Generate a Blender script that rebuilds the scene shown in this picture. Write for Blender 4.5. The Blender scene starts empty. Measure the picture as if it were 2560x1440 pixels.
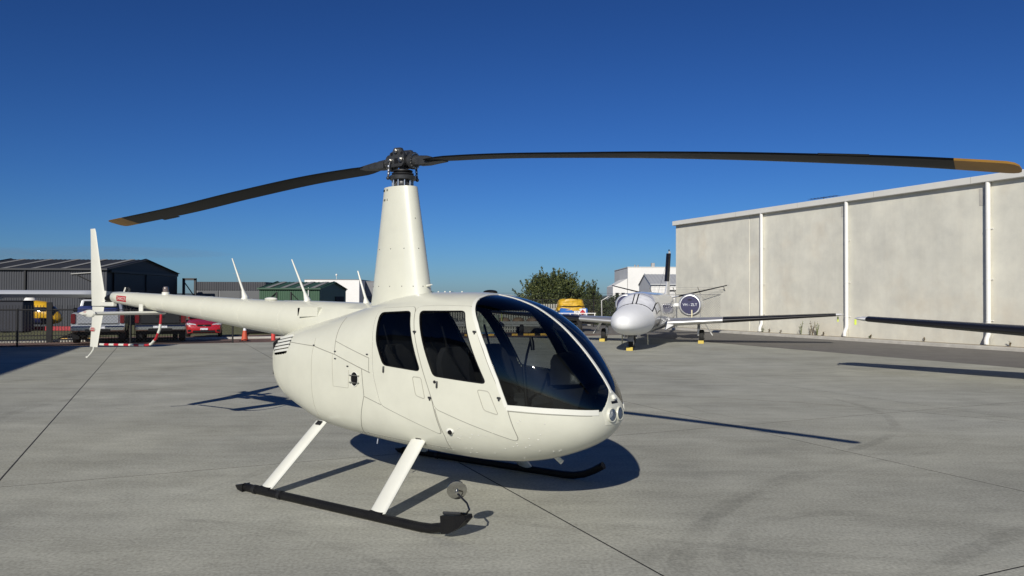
import bpy, math, random
from math import sin, cos, pi, radians, sqrt, atan2, hypot, floor
from mathutils import Vector, Matrix
random.seed(7)
SC = bpy.context.scene
COL = SC.collection
# ---------------------------------------------------------------- camera
cam = bpy.data.cameras.new('camera')
cam.sensor_width = 36.0
cam.lens = 36.0*1923.0/2560.0
cam.clip_start, cam.clip_end = 0.1, 9000.0
camo = bpy.data.objects.new('camera', cam); COL.objects.link(camo)
PITCH = math.atan(25.5/1923.0)
camo.matrix_world = Matrix.Translation((0, 0, 1.79)) @ Matrix.Rotation(PITCH, 4, 'X') @ Matrix.Rotation(pi/2, 4, 'X') @ Matrix.Rotation(0.003, 4, 'Z')
SC.camera = camo
# ---------------------------------------------------------------- sky and sun (low afternoon sun behind the photographer's left shoulder)
SUN_DIR = Vector((0.46, 1.875, -1.0)).normalized()          # the way the light travels
world = bpy.data.worlds.new('World'); SC.world = world; world.use_nodes = True
nt = world.node_tree; bg = nt.nodes['Background']
sky = nt.nodes.new('ShaderNodeTexSky'); sky.sky_type = 'NISHITA'; sky.sun_disc = False
sky.sun_elevation = math.asin(-SUN_DIR.z)
sky.sun_rotation = math.atan2(-SUN_DIR.x, -SUN_DIR.y)
sky.altitude = 0.0; sky.air_density = 0.9; sky.dust_density = 0.3; sky.ozone_density = 10.0
gm = nt.nodes.new('ShaderNodeGamma'); gm.inputs[1].default_value = 1.4                      # deeper, more contrasty blue, the same over the whole sky
ml = nt.nodes.new('ShaderNodeMix'); ml.data_type = 'RGBA'; ml.blend_type = 'MULTIPLY'; ml.inputs[0].default_value = 1.0; ml.inputs[7].default_value = (.6, .6, .6, 1)
nt.links.new(sky.outputs[0], ml.inputs[6]); nt.links.new(ml.outputs[2], gm.inputs[0]); nt.links.new(gm.outputs[0], bg.inputs[0]); bg.inputs[1].default_value = 0.062
sl = bpy.data.lights.new('sun', 'SUN'); sl.energy = 4.4; sl.angle = radians(0.53); sl.color = (1.0, 0.945, 0.84)
so = bpy.data.objects.new('sun', sl); COL.objects.link(so)
so.rotation_euler = SUN_DIR.to_track_quat('-Z', 'Y').to_euler(); so.location = (-20, -60, 50)
vs = SC.view_settings
vs.view_transform = 'Standard'; vs.look = 'None'; vs.exposure = 0.0; vs.gamma = 1.0; vs.use_curve_mapping = False
# ---------------------------------------------------------------- materials
MATS = {}
def mat(name, col, rough=0.5, metal=0.0, noise=None, bump=None, coat=0.0, spec=0.5, rvar=0.0, stretch=None):
    """principled material; noise=(scale, amount[, dirt colour]) mottles the colour, bump=(scale, strength)"""
    if name in MATS: return MATS[name]
    m = bpy.data.materials.new(name); m.use_nodes = True; t = m.node_tree; b = t.nodes['Principled BSDF']
    b.inputs['Base Color'].default_value = (*col, 1); b.inputs['Roughness'].default_value = rough
    b.inputs['Metallic'].default_value = metal; b.inputs['Coat Weight'].default_value = coat
    b.inputs['Coat Roughness'].default_value = 0.08; b.inputs['Specular IOR Level'].default_value = spec
    tc = t.nodes.new('ShaderNodeTexCoord'); src = tc.outputs['Object']
    if stretch:
        mp = t.nodes.new('ShaderNodeMapping'); mp.inputs['Scale'].default_value = stretch
        t.links.new(src, mp.inputs[0]); src = mp.outputs[0]
    if noise:
        n = t.nodes.new('ShaderNodeTexNoise'); n.inputs['Scale'].default_value = noise[0]; n.inputs['Detail'].default_value = 8
        n.inputs['Roughness'].default_value = 0.65; t.links.new(src, n.inputs['Vector'])
        r = t.nodes.new('ShaderNodeValToRGB'); a = noise[1]
        dk = noise[2] if len(noise) > 2 else tuple(c*(1-a) for c in col)
        r.color_ramp.elements[0].position = 0.3; r.color_ramp.elements[0].color = (*dk, 1)
        r.color_ramp.elements[1].position = 0.62; r.color_ramp.elements[1].color = (*[min(1, c*(1+a*0.4)) for c in col], 1)
        t.links.new(n.outputs['Fac'], r.inputs[0]); t.links.new(r.outputs[0], b.inputs['Base Color'])
        if rvar:
            mr = t.nodes.new('ShaderNodeMapRange'); mr.inputs[3].default_value = rough+rvar; mr.inputs[4].default_value = max(0.02, rough-rvar)
            t.links.new(n.outputs['Fac'], mr.inputs[0]); t.links.new(mr.outputs[0], b.inputs['Roughness'])
    if bump:
        n2 = t.nodes.new('ShaderNodeTexNoise'); n2.inputs['Scale'].default_value = bump[0]; n2.inputs['Detail'].default_value = 6
        t.links.new(src, n2.inputs['Vector'])
        bp = t.nodes.new('ShaderNodeBump'); bp.inputs['Strength'].default_value = bump[1]; bp.inputs['Distance'].default_value = 0.02
        t.links.new(n2.outputs['Fac'], bp.inputs['Height']); t.links.new(bp.outputs[0], b.inputs['Normal'])
    MATS[name] = m; return m
def glass(name, tint, rough=0.0, ior=1.5):
    """thin pane: tinted see-through plus mirror reflection by Fresnel"""
    if name in MATS: return MATS[name]
    m = bpy.data.materials.new(name); m.use_nodes = True; t = m.node_tree
    for n in list(t.nodes): t.nodes.remove(n)
    o = t.nodes.new('ShaderNodeOutputMaterial'); mx = t.nodes.new('ShaderNodeMixShader'); fr = t.nodes.new('ShaderNodeFresnel')
    fr.inputs[0].default_value = ior
    tr = t.nodes.new('ShaderNodeBsdfTransparent'); tr.inputs[0].default_value = (*tint, 1)
    g = t.nodes.new('ShaderNodeBsdfGlossy'); g.inputs['Roughness'].default_value = rough
    t.links.new(fr.outputs[0], mx.inputs[0]); t.links.new(tr.outputs[0], mx.inputs[1]); t.links.new(g.outputs[0], mx.inputs[2])
    t.links.new(mx.outputs[0], o.inputs[0]); MATS[name] = m; return m
# ---------------------------------------------------------------- mesh helpers
class MB:
    """collects faces; build() links them as ONE mesh object"""
    def __init__(s, M=None): s.v = []; s.f = []; s.M = M or Matrix()
    def add(s, vs, fs, M=None):
        o = len(s.v); T = s.M @ M if M is not None else s.M
        s.v += [tuple(T @ Vector(p)) for p in vs]; s.f += [tuple(o+i for i in q) for q in fs]; return s
    def box(s, x0, x1, y0, y1, z0, z1, M=None):
        return s.add([(x0,y0,z0),(x1,y0,z0),(x1,y1,z0),(x0,y1,z0),(x0,y0,z1),(x1,y0,z1),(x1,y1,z1),(x0,y1,z1)],
                     [(0,3,2,1),(4,5,6,7),(0,1,5,4),(1,2,6,5),(2,3,7,6),(3,0,4,7)], M)
    def bbox(s, x0, x1, y0, y1, z0, z1, b=0.02, M=None):
        """box with chamfered edges"""
        vs = []; b = min(b, (x1-x0)/2.01, (y1-y0)/2.01, (z1-z0)/2.01)
        loops = [(b, b, z0), (0, 0, z0+b), (0, 0, z1-b), (b, b, z1)]
        def ring(i, z):
            c = b
            if i: X0, X1, Y0, Y1 = x0+b, x1-b, y0+b, y1-b; c = b*0.6
            else: X0, X1, Y0, Y1 = x0, x1, y0, y1
            return [(X0+c,Y0,z),(X1-c,Y0,z),(X1,Y0+c,z),(X1,Y1-c,z),(X1-c,Y1,z),(X0+c,Y1,z),(X0,Y1-c,z),(X0,Y0+c,z)]
        s.loft([ring(1, z0), ring(0, z0+b), ring(0, z1-b), ring(1, z1)], True, True, M); return s
    def loft(s, rings, cap0=True, cap1=True, M=None, closed=True):
        n = len(rings[0]); vs = [p for r in rings for p in r]; fs = []
        for i in range(len(rings)-1):
            for j in range(n if closed else n-1):
                k = (j+1) % n; fs.append((i*n+j, i*n+k, (i+1)*n+k, (i+1)*n+j))
        if cap0: fs.append(tuple(range(n-1, -1, -1)))
        if cap1: fs.append(tuple(range((len(rings)-1)*n, len(rings)*n)))
        return s.add(vs, fs, M)
    def tube(s, path, r, seg=8, caps=True, M=None):
        """round tube along a polyline; r a number or a list"""
        P = [Vector(p) for p in path]; rings = []; n = len(P); prev = None
        for i, p in enumerate(P):
            d = (P[min(i+1, n-1)]-P[max(i-1, 0)]).normalized()
            if prev is None:
                a = Vector((0, 0, 1)) if abs(d.z) < 0.9 else Vector((1, 0, 0)); x = d.cross(a).normalized()
            else: x = (prev-d*prev.dot(d)).normalized()
            prev = x; y = d.cross(x); rr = r[i] if isinstance(r, (list, tuple)) else r
            rings.append([tuple(p+(x*cos(2*pi*k/seg)+y*sin(2*pi*k/seg))*rr) for k in range(seg)])
        return s.loft(rings, caps, caps, M)
    def cyl(s, p0, p1, r, seg=12, M=None): return s.tube([p0, p1], r, seg, True, M)
    def prism(s, poly, z0, z1, M=None):
        """polygon in xy pulled from z0 to z1"""
        return s.loft([[(x, y, z0) for x, y in poly], [(x, y, z1) for x, y in poly]], True, True, M)
    def lathe(s, prof, seg=24, M=None, cap=True):
        return s.loft([[(r*cos(2*pi*k/seg), r*sin(2*pi*k/seg), z) for k in range(seg)] for r, z in prof], cap, cap, M)
    def ell(s, c, rx, ry, rz, seg=16, rg=10, M=None):
        rings = []
        for i in range(rg+1):
            a = -pi/2+pi*i/rg; q = max(cos(a), 0.01)
            rings.append([(c[0]+rx*q*cos(2*pi*k/seg), c[1]+ry*q*sin(2*pi*k/seg), c[2]+rz*sin(a)) for k in range(seg)])
        return s.loft(rings, True, True, M)
    def mesh(s, name, m, smooth=40):
        me = bpy.data.meshes.new(name); me.from_pydata(s.v, [], s.f); me.materials.append(m)
        if smooth:
            me.polygons.foreach_set('use_smooth', [True]*len(me.polygons))
            me.set_sharp_from_angle(angle=radians(smooth))
        me.update(); return me
    def build(s, name, m, parent=None, smooth=40, **tags):
        return link(name, s.mesh(name, m, smooth), parent, **tags)
def link(name, me, parent=None, M=None, **tags):
    o = bpy.data.objects.new(name, me); COL.objects.link(o)
    if parent is not None: o.parent = parent
    if M is not None: o.matrix_local = M
    for k, v in tags.items(): o[k] = v
    return o
def thing(name, label, category, loc=(0, 0, 0), rz=0.0, group=None):
    o = bpy.data.objects.new(name, None); COL.objects.link(o); o.empty_display_size = 0.2
    o.location = loc; o.rotation_euler = (0, 0, rz); o['label'] = label; o['category'] = category
    if group: o['group'] = group
    return o
def copy_tree(o, parent=None, **tags):
    c = o.copy(); COL.objects.link(c)
    if parent is not None: c.parent = parent
    for k, v in tags.items(): c[k] = v
    for ch in list(o.children): copy_tree(ch, c)
    return c
def RT(loc=(0,0,0), rz=0, rx=0, ry=0):
    return Matrix.Translation(loc) @ Matrix.Rotation(rz, 4, 'Z') @ Matrix.Rotation(ry, 4, 'Y') @ Matrix.Rotation(rx, 4, 'X')
def frame(p, n, up=(0, 0, 1)):
    """matrix whose z axis is n, x across, y up as far as it can"""
    z = Vector(n).normalized(); x = Vector(up).cross(z).normalized(); y = z.cross(x)
    return Matrix(((x.x, y.x, z.x, p[0]), (x.y, y.y, z.y, p[1]), (x.z, y.z, z.z, p[2]), (0, 0, 0, 1)))
def text_mb(body, size, M, spacing=1.0):
    """flat lettering as a mesh (returns an MB)"""
    cu = bpy.data.curves.new('t', 'FONT'); cu.body = body; cu.size = size; cu.align_x = 'CENTER'; cu.align_y = 'CENTER'; cu.space_character = spacing
    cu.resolution_u = 3
    to = bpy.data.objects.new('t', cu); COL.objects.link(to)
    bpy.context.view_layer.update()
    dg = bpy.context.evaluated_depsgraph_get(); me = bpy.data.meshes.new_from_object(to.evaluated_get(dg))
    b = MB(); b.add([tuple(v.co) for v in me.vertices], [tuple(p.vertices) for p in me.polygons], M)
    bpy.data.objects.remove(to); bpy.data.curves.remove(cu); bpy.data.meshes.remove(me); return b
def interp(xs, ys, x):
    if x <= xs[0]: return ys[0]
    for i in range(len(xs)-1):
        if x <= xs[i+1]: return ys[i]+(ys[i+1]-ys[i])*(x-xs[i])/(xs[i+1]-xs[i])
    return ys[-1]
def inpoly(x, y, poly):
    c = False; j = len(poly)-1
    for i in range(len(poly)):
        xi, yi = poly[i]; xj, yj = poly[j]
        if (yi > y) != (yj > y) and x < (xj-xi)*(y-yi)/(yj-yi)+xi: c = not c
        j = i
    return c
# ================================================================ helicopter pod: one smooth skin described by stations
# u forward from the rotor axis, W half width, zt/zb top and bottom, zc height of the widest line, nu/nl roundness above/below
STA = [(-1.575, .000, 1.200, 1.200, 1.200, 2.3, 2.3), (-1.567, .150, 1.290, 1.060, 1.185, 2.4, 2.4), (-1.530, .300, 1.370, .900, 1.18, 2.5, 2.6),
       (-1.410, .410, 1.435, .770, 1.16, 2.5, 2.8), (-1.100, .490, 1.515, .640, 1.13, 2.5, 3.0), (-.650, .555, 1.620, .525, 1.10, 2.5, 3.4),
       (-.250, .600, 1.715, .488, 1.07, 2.5, 3.5), (.150, .628, 1.805, .460, 1.05, 2.6, 3.5), (.550, .645, 1.845, .435, 1.03, 2.7, 3.3),
       (.950, .648, 1.843, .412, 1.02, 2.8, 3.0), (1.250, .642, 1.805, .405, 1.00, 2.9, 2.8), (1.500, .618, 1.735, .415, .98, 2.9, 2.6),
       (1.750, .570, 1.600, .458, .95, 2.9, 2.5), (1.970, .490, 1.415, .530, .92, 2.8, 2.4), (2.140, .374, 1.225, .612, .90, 2.5, 2.3),
       (2.243, .260, 1.080, .690, .88, 2.3, 2.2), (2.290, .170, .985, .750, .86, 2.1, 2.1), (2.317, .090, .920, .800, .855, 2.0, 2.0), (2.324, .000, .855, .855, .855, 2.0, 2.0)]
def _pchip(xs, ys):
    n = len(xs); h = [xs[i+1]-xs[i] for i in range(n-1)]; d = [(ys[i+1]-ys[i])/h[i] for i in range(n-1)]; m = [0.0]*n
    m[0] = d[0]; m[-1] = d[-1]
    for i in range(1, n-1):
        if d[i-1]*d[i] > 0:
            w1 = 2*h[i]+h[i-1]; w2 = h[i]+2*h[i-1]; m[i] = (w1+w2)/(w1/d[i-1]+w2/d[i])
    def f(x):
        x = min(max(x, xs[0]), xs[-1]); i = 0
        while i < n-2 and x > xs[i+1]: i += 1
        s = (x-xs[i])/h[i]; a, b = ys[i], ys[i+1]
        return a*(1+2*s)*(1-s)**2+m[i]*h[i]*s*(1-s)**2+b*s*s*(3-2*s)+m[i+1]*h[i]*s*s*(s-1)
    return f
_T = [0.0]
for _a, _b in zip(STA, STA[1:]): _T.append(_T[-1]+((_a[0]-_b[0])**2+(_a[1]-_b[1])**2+((_a[2]-_b[2])/2)**2)**.5)
_FN = [_pchip(_T, [s[k] for s in STA]) for k in range(7)]
_LUT = []
for _i in range(1201):
    _t = _T[-1]*_i/1200; _LUT.append([_t]+[g(_t) for g in _FN])
def sta_u(u):
    """station values at u"""
    lo, hi = 0, 1200
    if u <= _LUT[0][1]: return _LUT[0][1:]
    if u >= _LUT[-1][1]: return _LUT[-1][1:]
    while hi-lo > 1:
        mid = (lo+hi)//2
        if _LUT[mid][1] <= u: lo = mid
        else: hi = mid
    a, b = _LUT[lo], _LUT[hi]; s = (u-a[1])/max(b[1]-a[1], 1e-9)
    return [x+(y-x)*s for x, y in zip(a[1:], b[1:])]
def side(u, z):
    """half width of the pod at (u, z)"""
    _, W, zt, zb, zc, nu, nl = sta_u(u)
    q, n = ((z-zc)/max(zt-zc, 1e-6), nu) if z > zc else ((zc-z)/max(zc-zb, 1e-6), nl)
    return W*max(0.0, 1-min(1, q)**n)**(1/n)
def sec(st, ph):
    """point of a station at angle ph (-90 bottom, 90 top), right-hand half positive"""
    import math as mm
    u, W, zt, zb, zc, nu, nl = st; c, s = mm.cos(ph), mm.sin(ph); n = nu if s >= 0 else nl
    l = W*abs(c)**(2/n); z = zc+((zt-zc) if s >= 0 else (zc-zb))*(abs(s)**(2/n))*(1 if s >= 0 else -1)
    return u, l, z
# ================================================================ the white helicopter
HO, HTH = (-1.066, 7.469), -0.606
M_white = mat('cream_white_paint', (.625, .625, .53), .36, 0, noise=(3.0, .06), coat=.4, rvar=.08, bump=(2.2, .10))
M_white2 = mat('clean_white_paint', (.70, .70, .63), .35, 0, noise=(4.0, .04), coat=.3)
M_seam = mat('panel_gap', (.24, .235, .20), .8)
M_seam2 = mat('panel_gap_light', (.40, .395, .335), .8)
M_blk = mat('black_plastic', (.007, .007, .008), .45, noise=(8, .3), spec=.3)
M_trim = mat('dark_cabin_trim', (.012, .013, .015), .6, noise=(14, .35), bump=(120, .1))
M_seat = mat('charcoal_seat_cloth', (.030, .031, .034), .85, noise=(20, .25), bump=(200, .2))
M_hub = mat('anodised_dark_grey', (.045, .047, .05), .42, .3, noise=(25, .3))
M_steel = mat('bright_steel', (.62, .61, .58), .28, 1.0, noise=(18, .15))
M_rubber = mat('black_rubber', (.01, .01, .011), .55, noise=(30, .4))
M_blade = mat('grey_black_blade', (.0045, .005, .006), .42, noise=(2.0, .25), stretch=(1, 6, 1), spec=.12)
M_ochre = mat('ochre_blade_tip', (.36, .19, .035), .5, noise=(3, .2))
M_red = mat('warning_red', (.42, .02, .03), .4)
M_skid = mat('worn_black_skid', (.006, .006, .007), .5, noise=(9, .3, (.010, .010, .010)), bump=(60, .3), spec=.22)
G_pane = glass('tinted_acrylic', (.50, .52, .52))
G_ws = glass('windscreen_acrylic', (.56, .60, .59), .018, 1.6)
heli = thing('helicopter', 'white four-seat helicopter with drooping black two-blade rotor parked on the apron', 'helicopter', (HO[0], HO[1], 0), HTH)

def uphi(u, z):
    _, W, zt, zb, zc, nu, nl = sta_u(u)
    if z >= zc: return math.asin(min(1, max(0, (z-zc)/max(zt-zc, 1e-6)))**(nu/2))
    return -math.asin(min(1, max(0, (zc-z)/max(zc-zb, 1e-6)))**(nl/2))
def pos(u, ph, sg=-1, off=0.0):
    """point of the skin (sg -1: right-hand side, nearest the camera), lifted off along the normal"""
    a = sec(sta_u(u), ph); p = Vector((a[0], sg*a[1], a[2]))
    if off:
        e = .004; u0 = min(max(u, -1.57), 2.318)
        f = lambda uu, pp: Vector((lambda q: (q[0], sg*q[1], q[2]))(sec(sta_u(uu), pp)))
        ph0 = min(max(ph, -1.5), 1.5)
        n = (f(u0+e, ph0)-f(u0-e, ph0)).cross(f(u0, ph0+e)-f(u0, ph0-e))
        if n.length > 1e-12:
            n.normalize()
            if n.dot(Vector((0, sg*1.0, 0))+Vector((0, 0, p.z-1.0))*0.5+Vector((u-.4, 0, 0))*.3) < 0: n = -n
            p = p+n*off
    return p
def dens(pts, step=.03, closed=False):
    q = list(pts)+([pts[0]] if closed else []); out = []
    for (a, b), (c, d) in zip(q, q[1:]):
        k = max(1, int(hypot(c-a, d-b)/step))
        out += [(a+(c-a)*i/k, b+(d-b)*i/k) for i in range(k)]
    if not closed: out.append(q[-1])
    return out
def round_poly(poly, r=.03, n=4):
    out = []; N = len(poly)
    for i in range(N):
        p, a, b = Vector(poly[i]), Vector(poly[i-1]), Vector(poly[(i+1) % N])
        da, db = a-p, b-p; k = min(r, da.length*.45, db.length*.45)
        s, e = p+da.normalized()*k, p+db.normalized()*k
        for j in range(n+1):
            t = j/n; out.append(tuple(s*(1-t)**2+p*2*t*(1-t)+e*t*t))
    return out
def band(b, pts, w, hgt, sg=-1, closed=False, step=.025, shift=0.0):
    """flat strip of width w, proud by hgt, that follows the skin along (u, z) points"""
    P = dens(pts, step, closed); C = []
    for u, z in P: C.append(pos(u, uphi(u, z), sg, .001))
    n = len(C); rings = []
    for i in range(n):
        u, z = P[i]; t = (C[(i+1) % n if closed else min(i+1, n-1)]-C[i-1 if (i or closed) else 0])
        if t.length < 1e-9: continue
        t.normalize(); q = pos(u, uphi(u, z), sg, .05)-C[i]
        nn = q.normalized() if q.length > 1e-6 else Vector((0, sg, 0)); sdv = nn.cross(t).normalized()
        c = C[i]+sdv*shift; rings.append([tuple(c+sdv*w/2-nn*.006), tuple(c+sdv*w/2+nn*hgt), tuple(c-sdv*w/2+nn*hgt), tuple(c-sdv*w/2-nn*.006)])
    if closed: rings.append(rings[0])
    b.loft(rings, not closed, not closed)
def ray_poly(c, a, poly):
    dx, dy = cos(a), sin(a); best = None
    for i in range(len(poly)):
        (x1, y1), (x2, y2) = poly[i-1], poly[i]; ex, ey = x2-x1, y2-y1; dt = dx*ey-dy*ex
        if abs(dt) < 1e-12: continue
        t = ((x1-c[0])*ey-(y1-c[1])*ex)/dt; s = ((x1-c[0])*dy-(y1-c[1])*dx)/dt
        if t > 0 and -1e-9 <= s <= 1+1e-9 and (best is None or t > best): best = t
    return best or 0.0
def ring_patch(outer, inner, hgt, sg, N=220, K=8):
    """skin patch between two outlines (both seen whole from the inner one's middle), with turned-in edges"""
    c = (sum(p[0] for p in inner)/len(inner), sum(p[1] for p in inner)/len(inner)); b = MB(); rings = []
    ang = sorted({round(2*pi*i/N, 6) for i in range(N)} | {round(atan2(p[1]-c[1], p[0]-c[0]) % (2*pi), 6) for p in outer+inner})
    for k in range(-1, K+2):
        r = []
        for a in ang:
            ri, ro = ray_poly(c, a, inner), ray_poly(c, a, outer); t = min(max(k/K, 0), 1); d = ri+(ro-ri)*t
            u, z = c[0]+d*cos(a), c[1]+d*sin(a); r.append(tuple(pos(u, uphi(u, z), sg, -.012 if k in (-1, K+1) else hgt)))
        rings.append(r)
    b.loft(rings, False, False); return b
def fill_patch(poly, hgt, sg, K=6):
    c = (sum(p[0] for p in poly)/len(poly), sum(p[1] for p in poly)/len(poly)); b = MB(); rings = []
    P = dens(poly, .03, True)
    for k in range(1, K+1):
        rings.append([tuple(pos(c[0]+(u-c[0])*k/K, uphi(c[0]+(u-c[0])*k/K, c[1]+(z-c[1])*k/K), sg, hgt)) for u, z in P])
    b.loft(rings, True, False); return b
def grow(poly, d):
    c = (sum(p[0] for p in poly)/len(poly), sum(p[1] for p in poly)/len(poly))
    return [(c[0]+(x-c[0])*(1+d/max(.05, hypot(x-c[0], z-c[1]))), c[1]+(z-c[1])*(1+d/max(.05, hypot(x-c[0], z-c[1])))) for x, z in poly]

REAR_WIN = round_poly([(.176, 1.655), (.567, 1.675), (.813, 1.172), (.372, 1.20), (.25, 1.40)], .045)
FRONT_WIN = round_poly([(.672, 1.675), (1.16, 1.682), (1.483, 1.108), (.955, 1.14)], .04)
REAR_DOOR = round_poly([(.12, 1.69), (.592, 1.712), (.780, 1.30), (.932, .958), (1.015, .655), (.347, .853), (.255, 1.10), (.215, 1.37)], .05)
FRONT_DOOR = round_poly([(.600, 1.712), (.856, 1.724), (1.215, 1.718), (1.418, 1.39), (1.566, 1.113), (1.653, .954), (1.735, .66), (.975, .875), (.938, .965), (.790, 1.30)], .06)
WS = [(1.66, .939), (1.576, 1.145), (1.446, 1.391), (1.321, 1.579), (1.229, 1.691), (1.184, 1.75), (1.172, 1.791), (1.172, 1.835), (1.19, 3), (2.262, 3), (2.262, 1.04), (2.272, .905), (2.055, .924), (1.768, .936)]
LOUVRE = [(-1.36, 1.20), (-1.445, 1.285), (-1.415, 1.355), (-1.135, 1.420), (-1.085, 1.317), (-1.13, 1.228)]
INTAKE = [(.062*cos(a*pi/12)*1.0+.0, 1.056+.062*sin(a*pi/12)) for a in range(24)]

# ---- skin with real openings
HOLES = [grow(REAR_WIN, .012), grow(FRONT_WIN, .012), WS, LOUVRE]
NU, NP = 300, 132
def build_skin():
    shell, screens = MB(), {-1: MB(), 1: MB()}
    grid = {}
    us = [_T[-1]*i/NU for i in range(NU+1)]
    stv = [[g(t) for g in _FN] for t in us]
    phs = [-pi/2+pi*k/NP for k in range(NP+1)]
    # spread the angles evenly over the arc of a middle section
    ref = sta_u(.6); arc = [0.0]; prev = sec(ref, -pi/2)
    for k in range(1, 2001):
        q = sec(ref, -pi/2+pi*k/2000); arc.append(arc[-1]+hypot(q[1]-prev[1], q[2]-prev[2])); prev = q
    phs = []; j = 0
    for k in range(NP+1):
        tgt = arc[-1]*k/NP
        while j < 1999 and arc[j+1] < tgt: j += 1
        phs.append(-pi/2+pi*(j+(tgt-arc[j])/max(1e-9, arc[j+1]-arc[j]))/2000)
    for sg in (-1, 1):
        V = []
        for st in stv:
            for ph in phs:
                q = sec(st, ph); V.append((q[0], sg*q[1], q[2]))
        fs, fw = [], []
        for i in range(NU):
            for k in range(NP):
                a, b, c, d = i*(NP+1)+k, (i+1)*(NP+1)+k, (i+1)*(NP+1)+k+1, i*(NP+1)+k+1
                u = (V[a][0]+V[c][0])/2; z = (V[a][2]+V[c][2])/2
                f = (a, b, c, d) if sg < 0 else (a, d, c, b)
                ll = abs(V[a][1]+V[c][1])/2
                if u > 2.16 and z > .905 and ll > .012: (fw if ll > interp([.905, 1.055], [.182, .008], z) else fs).append(f)
                elif u > 1.1 and inpoly(u, z, WS): fw.append(f)
                elif .05 < u < 1.55 and z > 1.05 and (inpoly(u, z, HOLES[0]) or inpoly(u, z, HOLES[1])): pass
                elif u < -1.05 and z > 1.1 and inpoly(u, z, LOUVRE): pass
                else: fs.append(f)
        shell.add(V, fs)
        used = sorted({i for f in fw for i in f}); mp = {o: n for n, o in enumerate(used)}
        screens[sg].add([V[i] for i in used], [tuple(mp[i] for i in f) for f in fw])
    return shell, screens
shell, screens = build_skin()
fus = shell.build('fuselage', M_white, heli)
for sg in (-1, 1): screens[sg].build('windscreen', G_ws, heli, 60)
# dark lining a few millimetres inside, cut by the same openings
LW = (grow(REAR_WIN, .004), grow(FRONT_WIN, .004))
def build_lining():
    b = MB(); n1, n2 = 280, 150
    for sg in (-1, 1):
        V, fs = [], []
        for i in range(n1+1):
            u = .06+2.16*i/n1; st = sta_u(u)
            for k in range(n2+1):
                q = sec(st, -pi/2+pi*k/n2); V.append((q[0], sg*max(0, q[1]-.014), 1.0+(q[2]-1.0)*.980))
        for i in range(n1):
            for k in range(n2):
                a, bb, c, d = i*(n2+1)+k, (i+1)*(n2+1)+k, (i+1)*(n2+1)+k+1, i*(n2+1)+k+1
                u = (V[a][0]+V[c][0])/2; z = (V[a][2]+V[c][2])/2
                if inpoly(u, z, WS) or inpoly(u, z, LW[0]) or inpoly(u, z, LW[1]): continue
                fs.append((a, bb, c, d))
        b.add(V, fs)
    return b
build_lining().build('cabin_lining', M_trim, fus)
# ---- doors with panes, seals, handles
def rivet(b, p, n, r=.0065):
    M = frame(p, n); b.add([(r*cos(k*pi/3), r*sin(k*pi/3), 0) for k in range(6)]+[(r*.55*cos(k*pi/3), r*.55*sin(k*pi/3), r*.5) for k in range(6)],
        [(k, (k+1) % 6, 6+(k+1) % 6, 6+k) for k in range(6)]+[tuple(range(6, 12))], M)
def rivets_along(b, pts, step, sg=-1, r=.0065):
    for u, z in dens(pts, step): 
        p = pos(u, uphi(u, z), sg, .001); q = pos(u, uphi(u, z), sg, .02); rivet(b, p, q-p, r)
for sg in (-1, 1):
    for nm, door, win in (('rear_door', REAR_DOOR, REAR_WIN), ('front_door', FRONT_DOOR, FRONT_WIN)):
        d = ring_patch(door, win, .005, sg).build(nm, M_white, heli)
        fill_patch(win, -.004, sg).build('pane', G_pane, d, 60)
        sb = MB(); band(sb, door, .011, .0018, sg, True); sb.build('door_seal', M_seam, d)
        sb = MB(); band(sb, grow(win, -.004), .008, .007, sg, True); sb.build('window_seal', M_blk, d)
        u, z = (1.0, 1.075) if nm == 'front_door' else (.385, 1.165)
        hb = MB(); p = pos(u, uphi(u, z), sg, .012); hb.bbox(-.006, .006, -.028, .028, -.012, .010, .004, frame(p, (0, sg, 0.05))); hb.build('handle', M_hub, d)
        for (ku, kz) in ([(.70, 1.50), (.923, .962)] if nm == 'rear_door' else [(1.325, 1.515), (1.597, 1.005)]):
            p = pos(ku, uphi(ku, kz), sg, .006); kb = MB(); kb.bbox(-.018, .018, -.008, .008, 0, .012, .004, frame(p, (0, sg, 0.05))); kb.bbox(-.008, .008, -.024, .008, 0, .009, .003, frame(p, (0, sg, 0.05))); kb.build('hinge', M_hub, d)
        if nm == 'front_door':
            p = pos(.972, uphi(.972, 1.095), sg, .004); MB().lathe([(.013, 0), (.013, .006), (.008, .009)], 14, frame(p, (0, sg, .05))).build('door_lock', M_blk, d)
        hatch = round_poly([(.725, 1.125), (.822, 1.122), (.868, .945), (.765, .968)] if nm == 'rear_door' else [(1.40, 1.06), (1.505, 1.052), (1.59, .87), (1.462, .90)], .025)
        sb = MB(); band(sb, hatch, .006, .0075, sg, True); sb.build('pocket_seam', M_seam2, d)
# ---- windscreen edging: centre strip, posts, lower sill
for sg in (-1, 1):
    eb = MB(); band(eb, [WS[0], WS[1], WS[2], WS[3], WS[4], (1.19, 1.745), (1.165, 1.785), (1.158, 1.815), (1.155, 1.83)], .030, .005, sg, False, .02, shift=.004); eb.build('windscreen_post', M_white2, fus)
    eb = MB(); band(eb, [(1.655, .932), (1.768, .930), (2.055, .917), (2.268, .900)], .042, .005, sg, False, .03); eb.build('windscreen_sill', M_white2, fus)
eb = MB(); rings = []
for i in range(41):
    u = 1.155+(2.268-1.155)*i/40; z = sta_u(u)[2]; e = .01; sl_ = (sta_u(u+e)[2]-sta_u(u-e)[2])/(2*e); nl = sqrt(1+sl_*sl_); nx, nz = -sl_/nl, 1/nl; w = .019
    rings.append([(u+nx*-.006, -w, z-nz*.010), (u+nx*.007, -w*.8, z+nz*.004), (u+nx*.009, 0, z+nz*.007), (u+nx*.007, w*.8, z+nz*.004), (u-nx*.006, w, z-nz*.010)])
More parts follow.
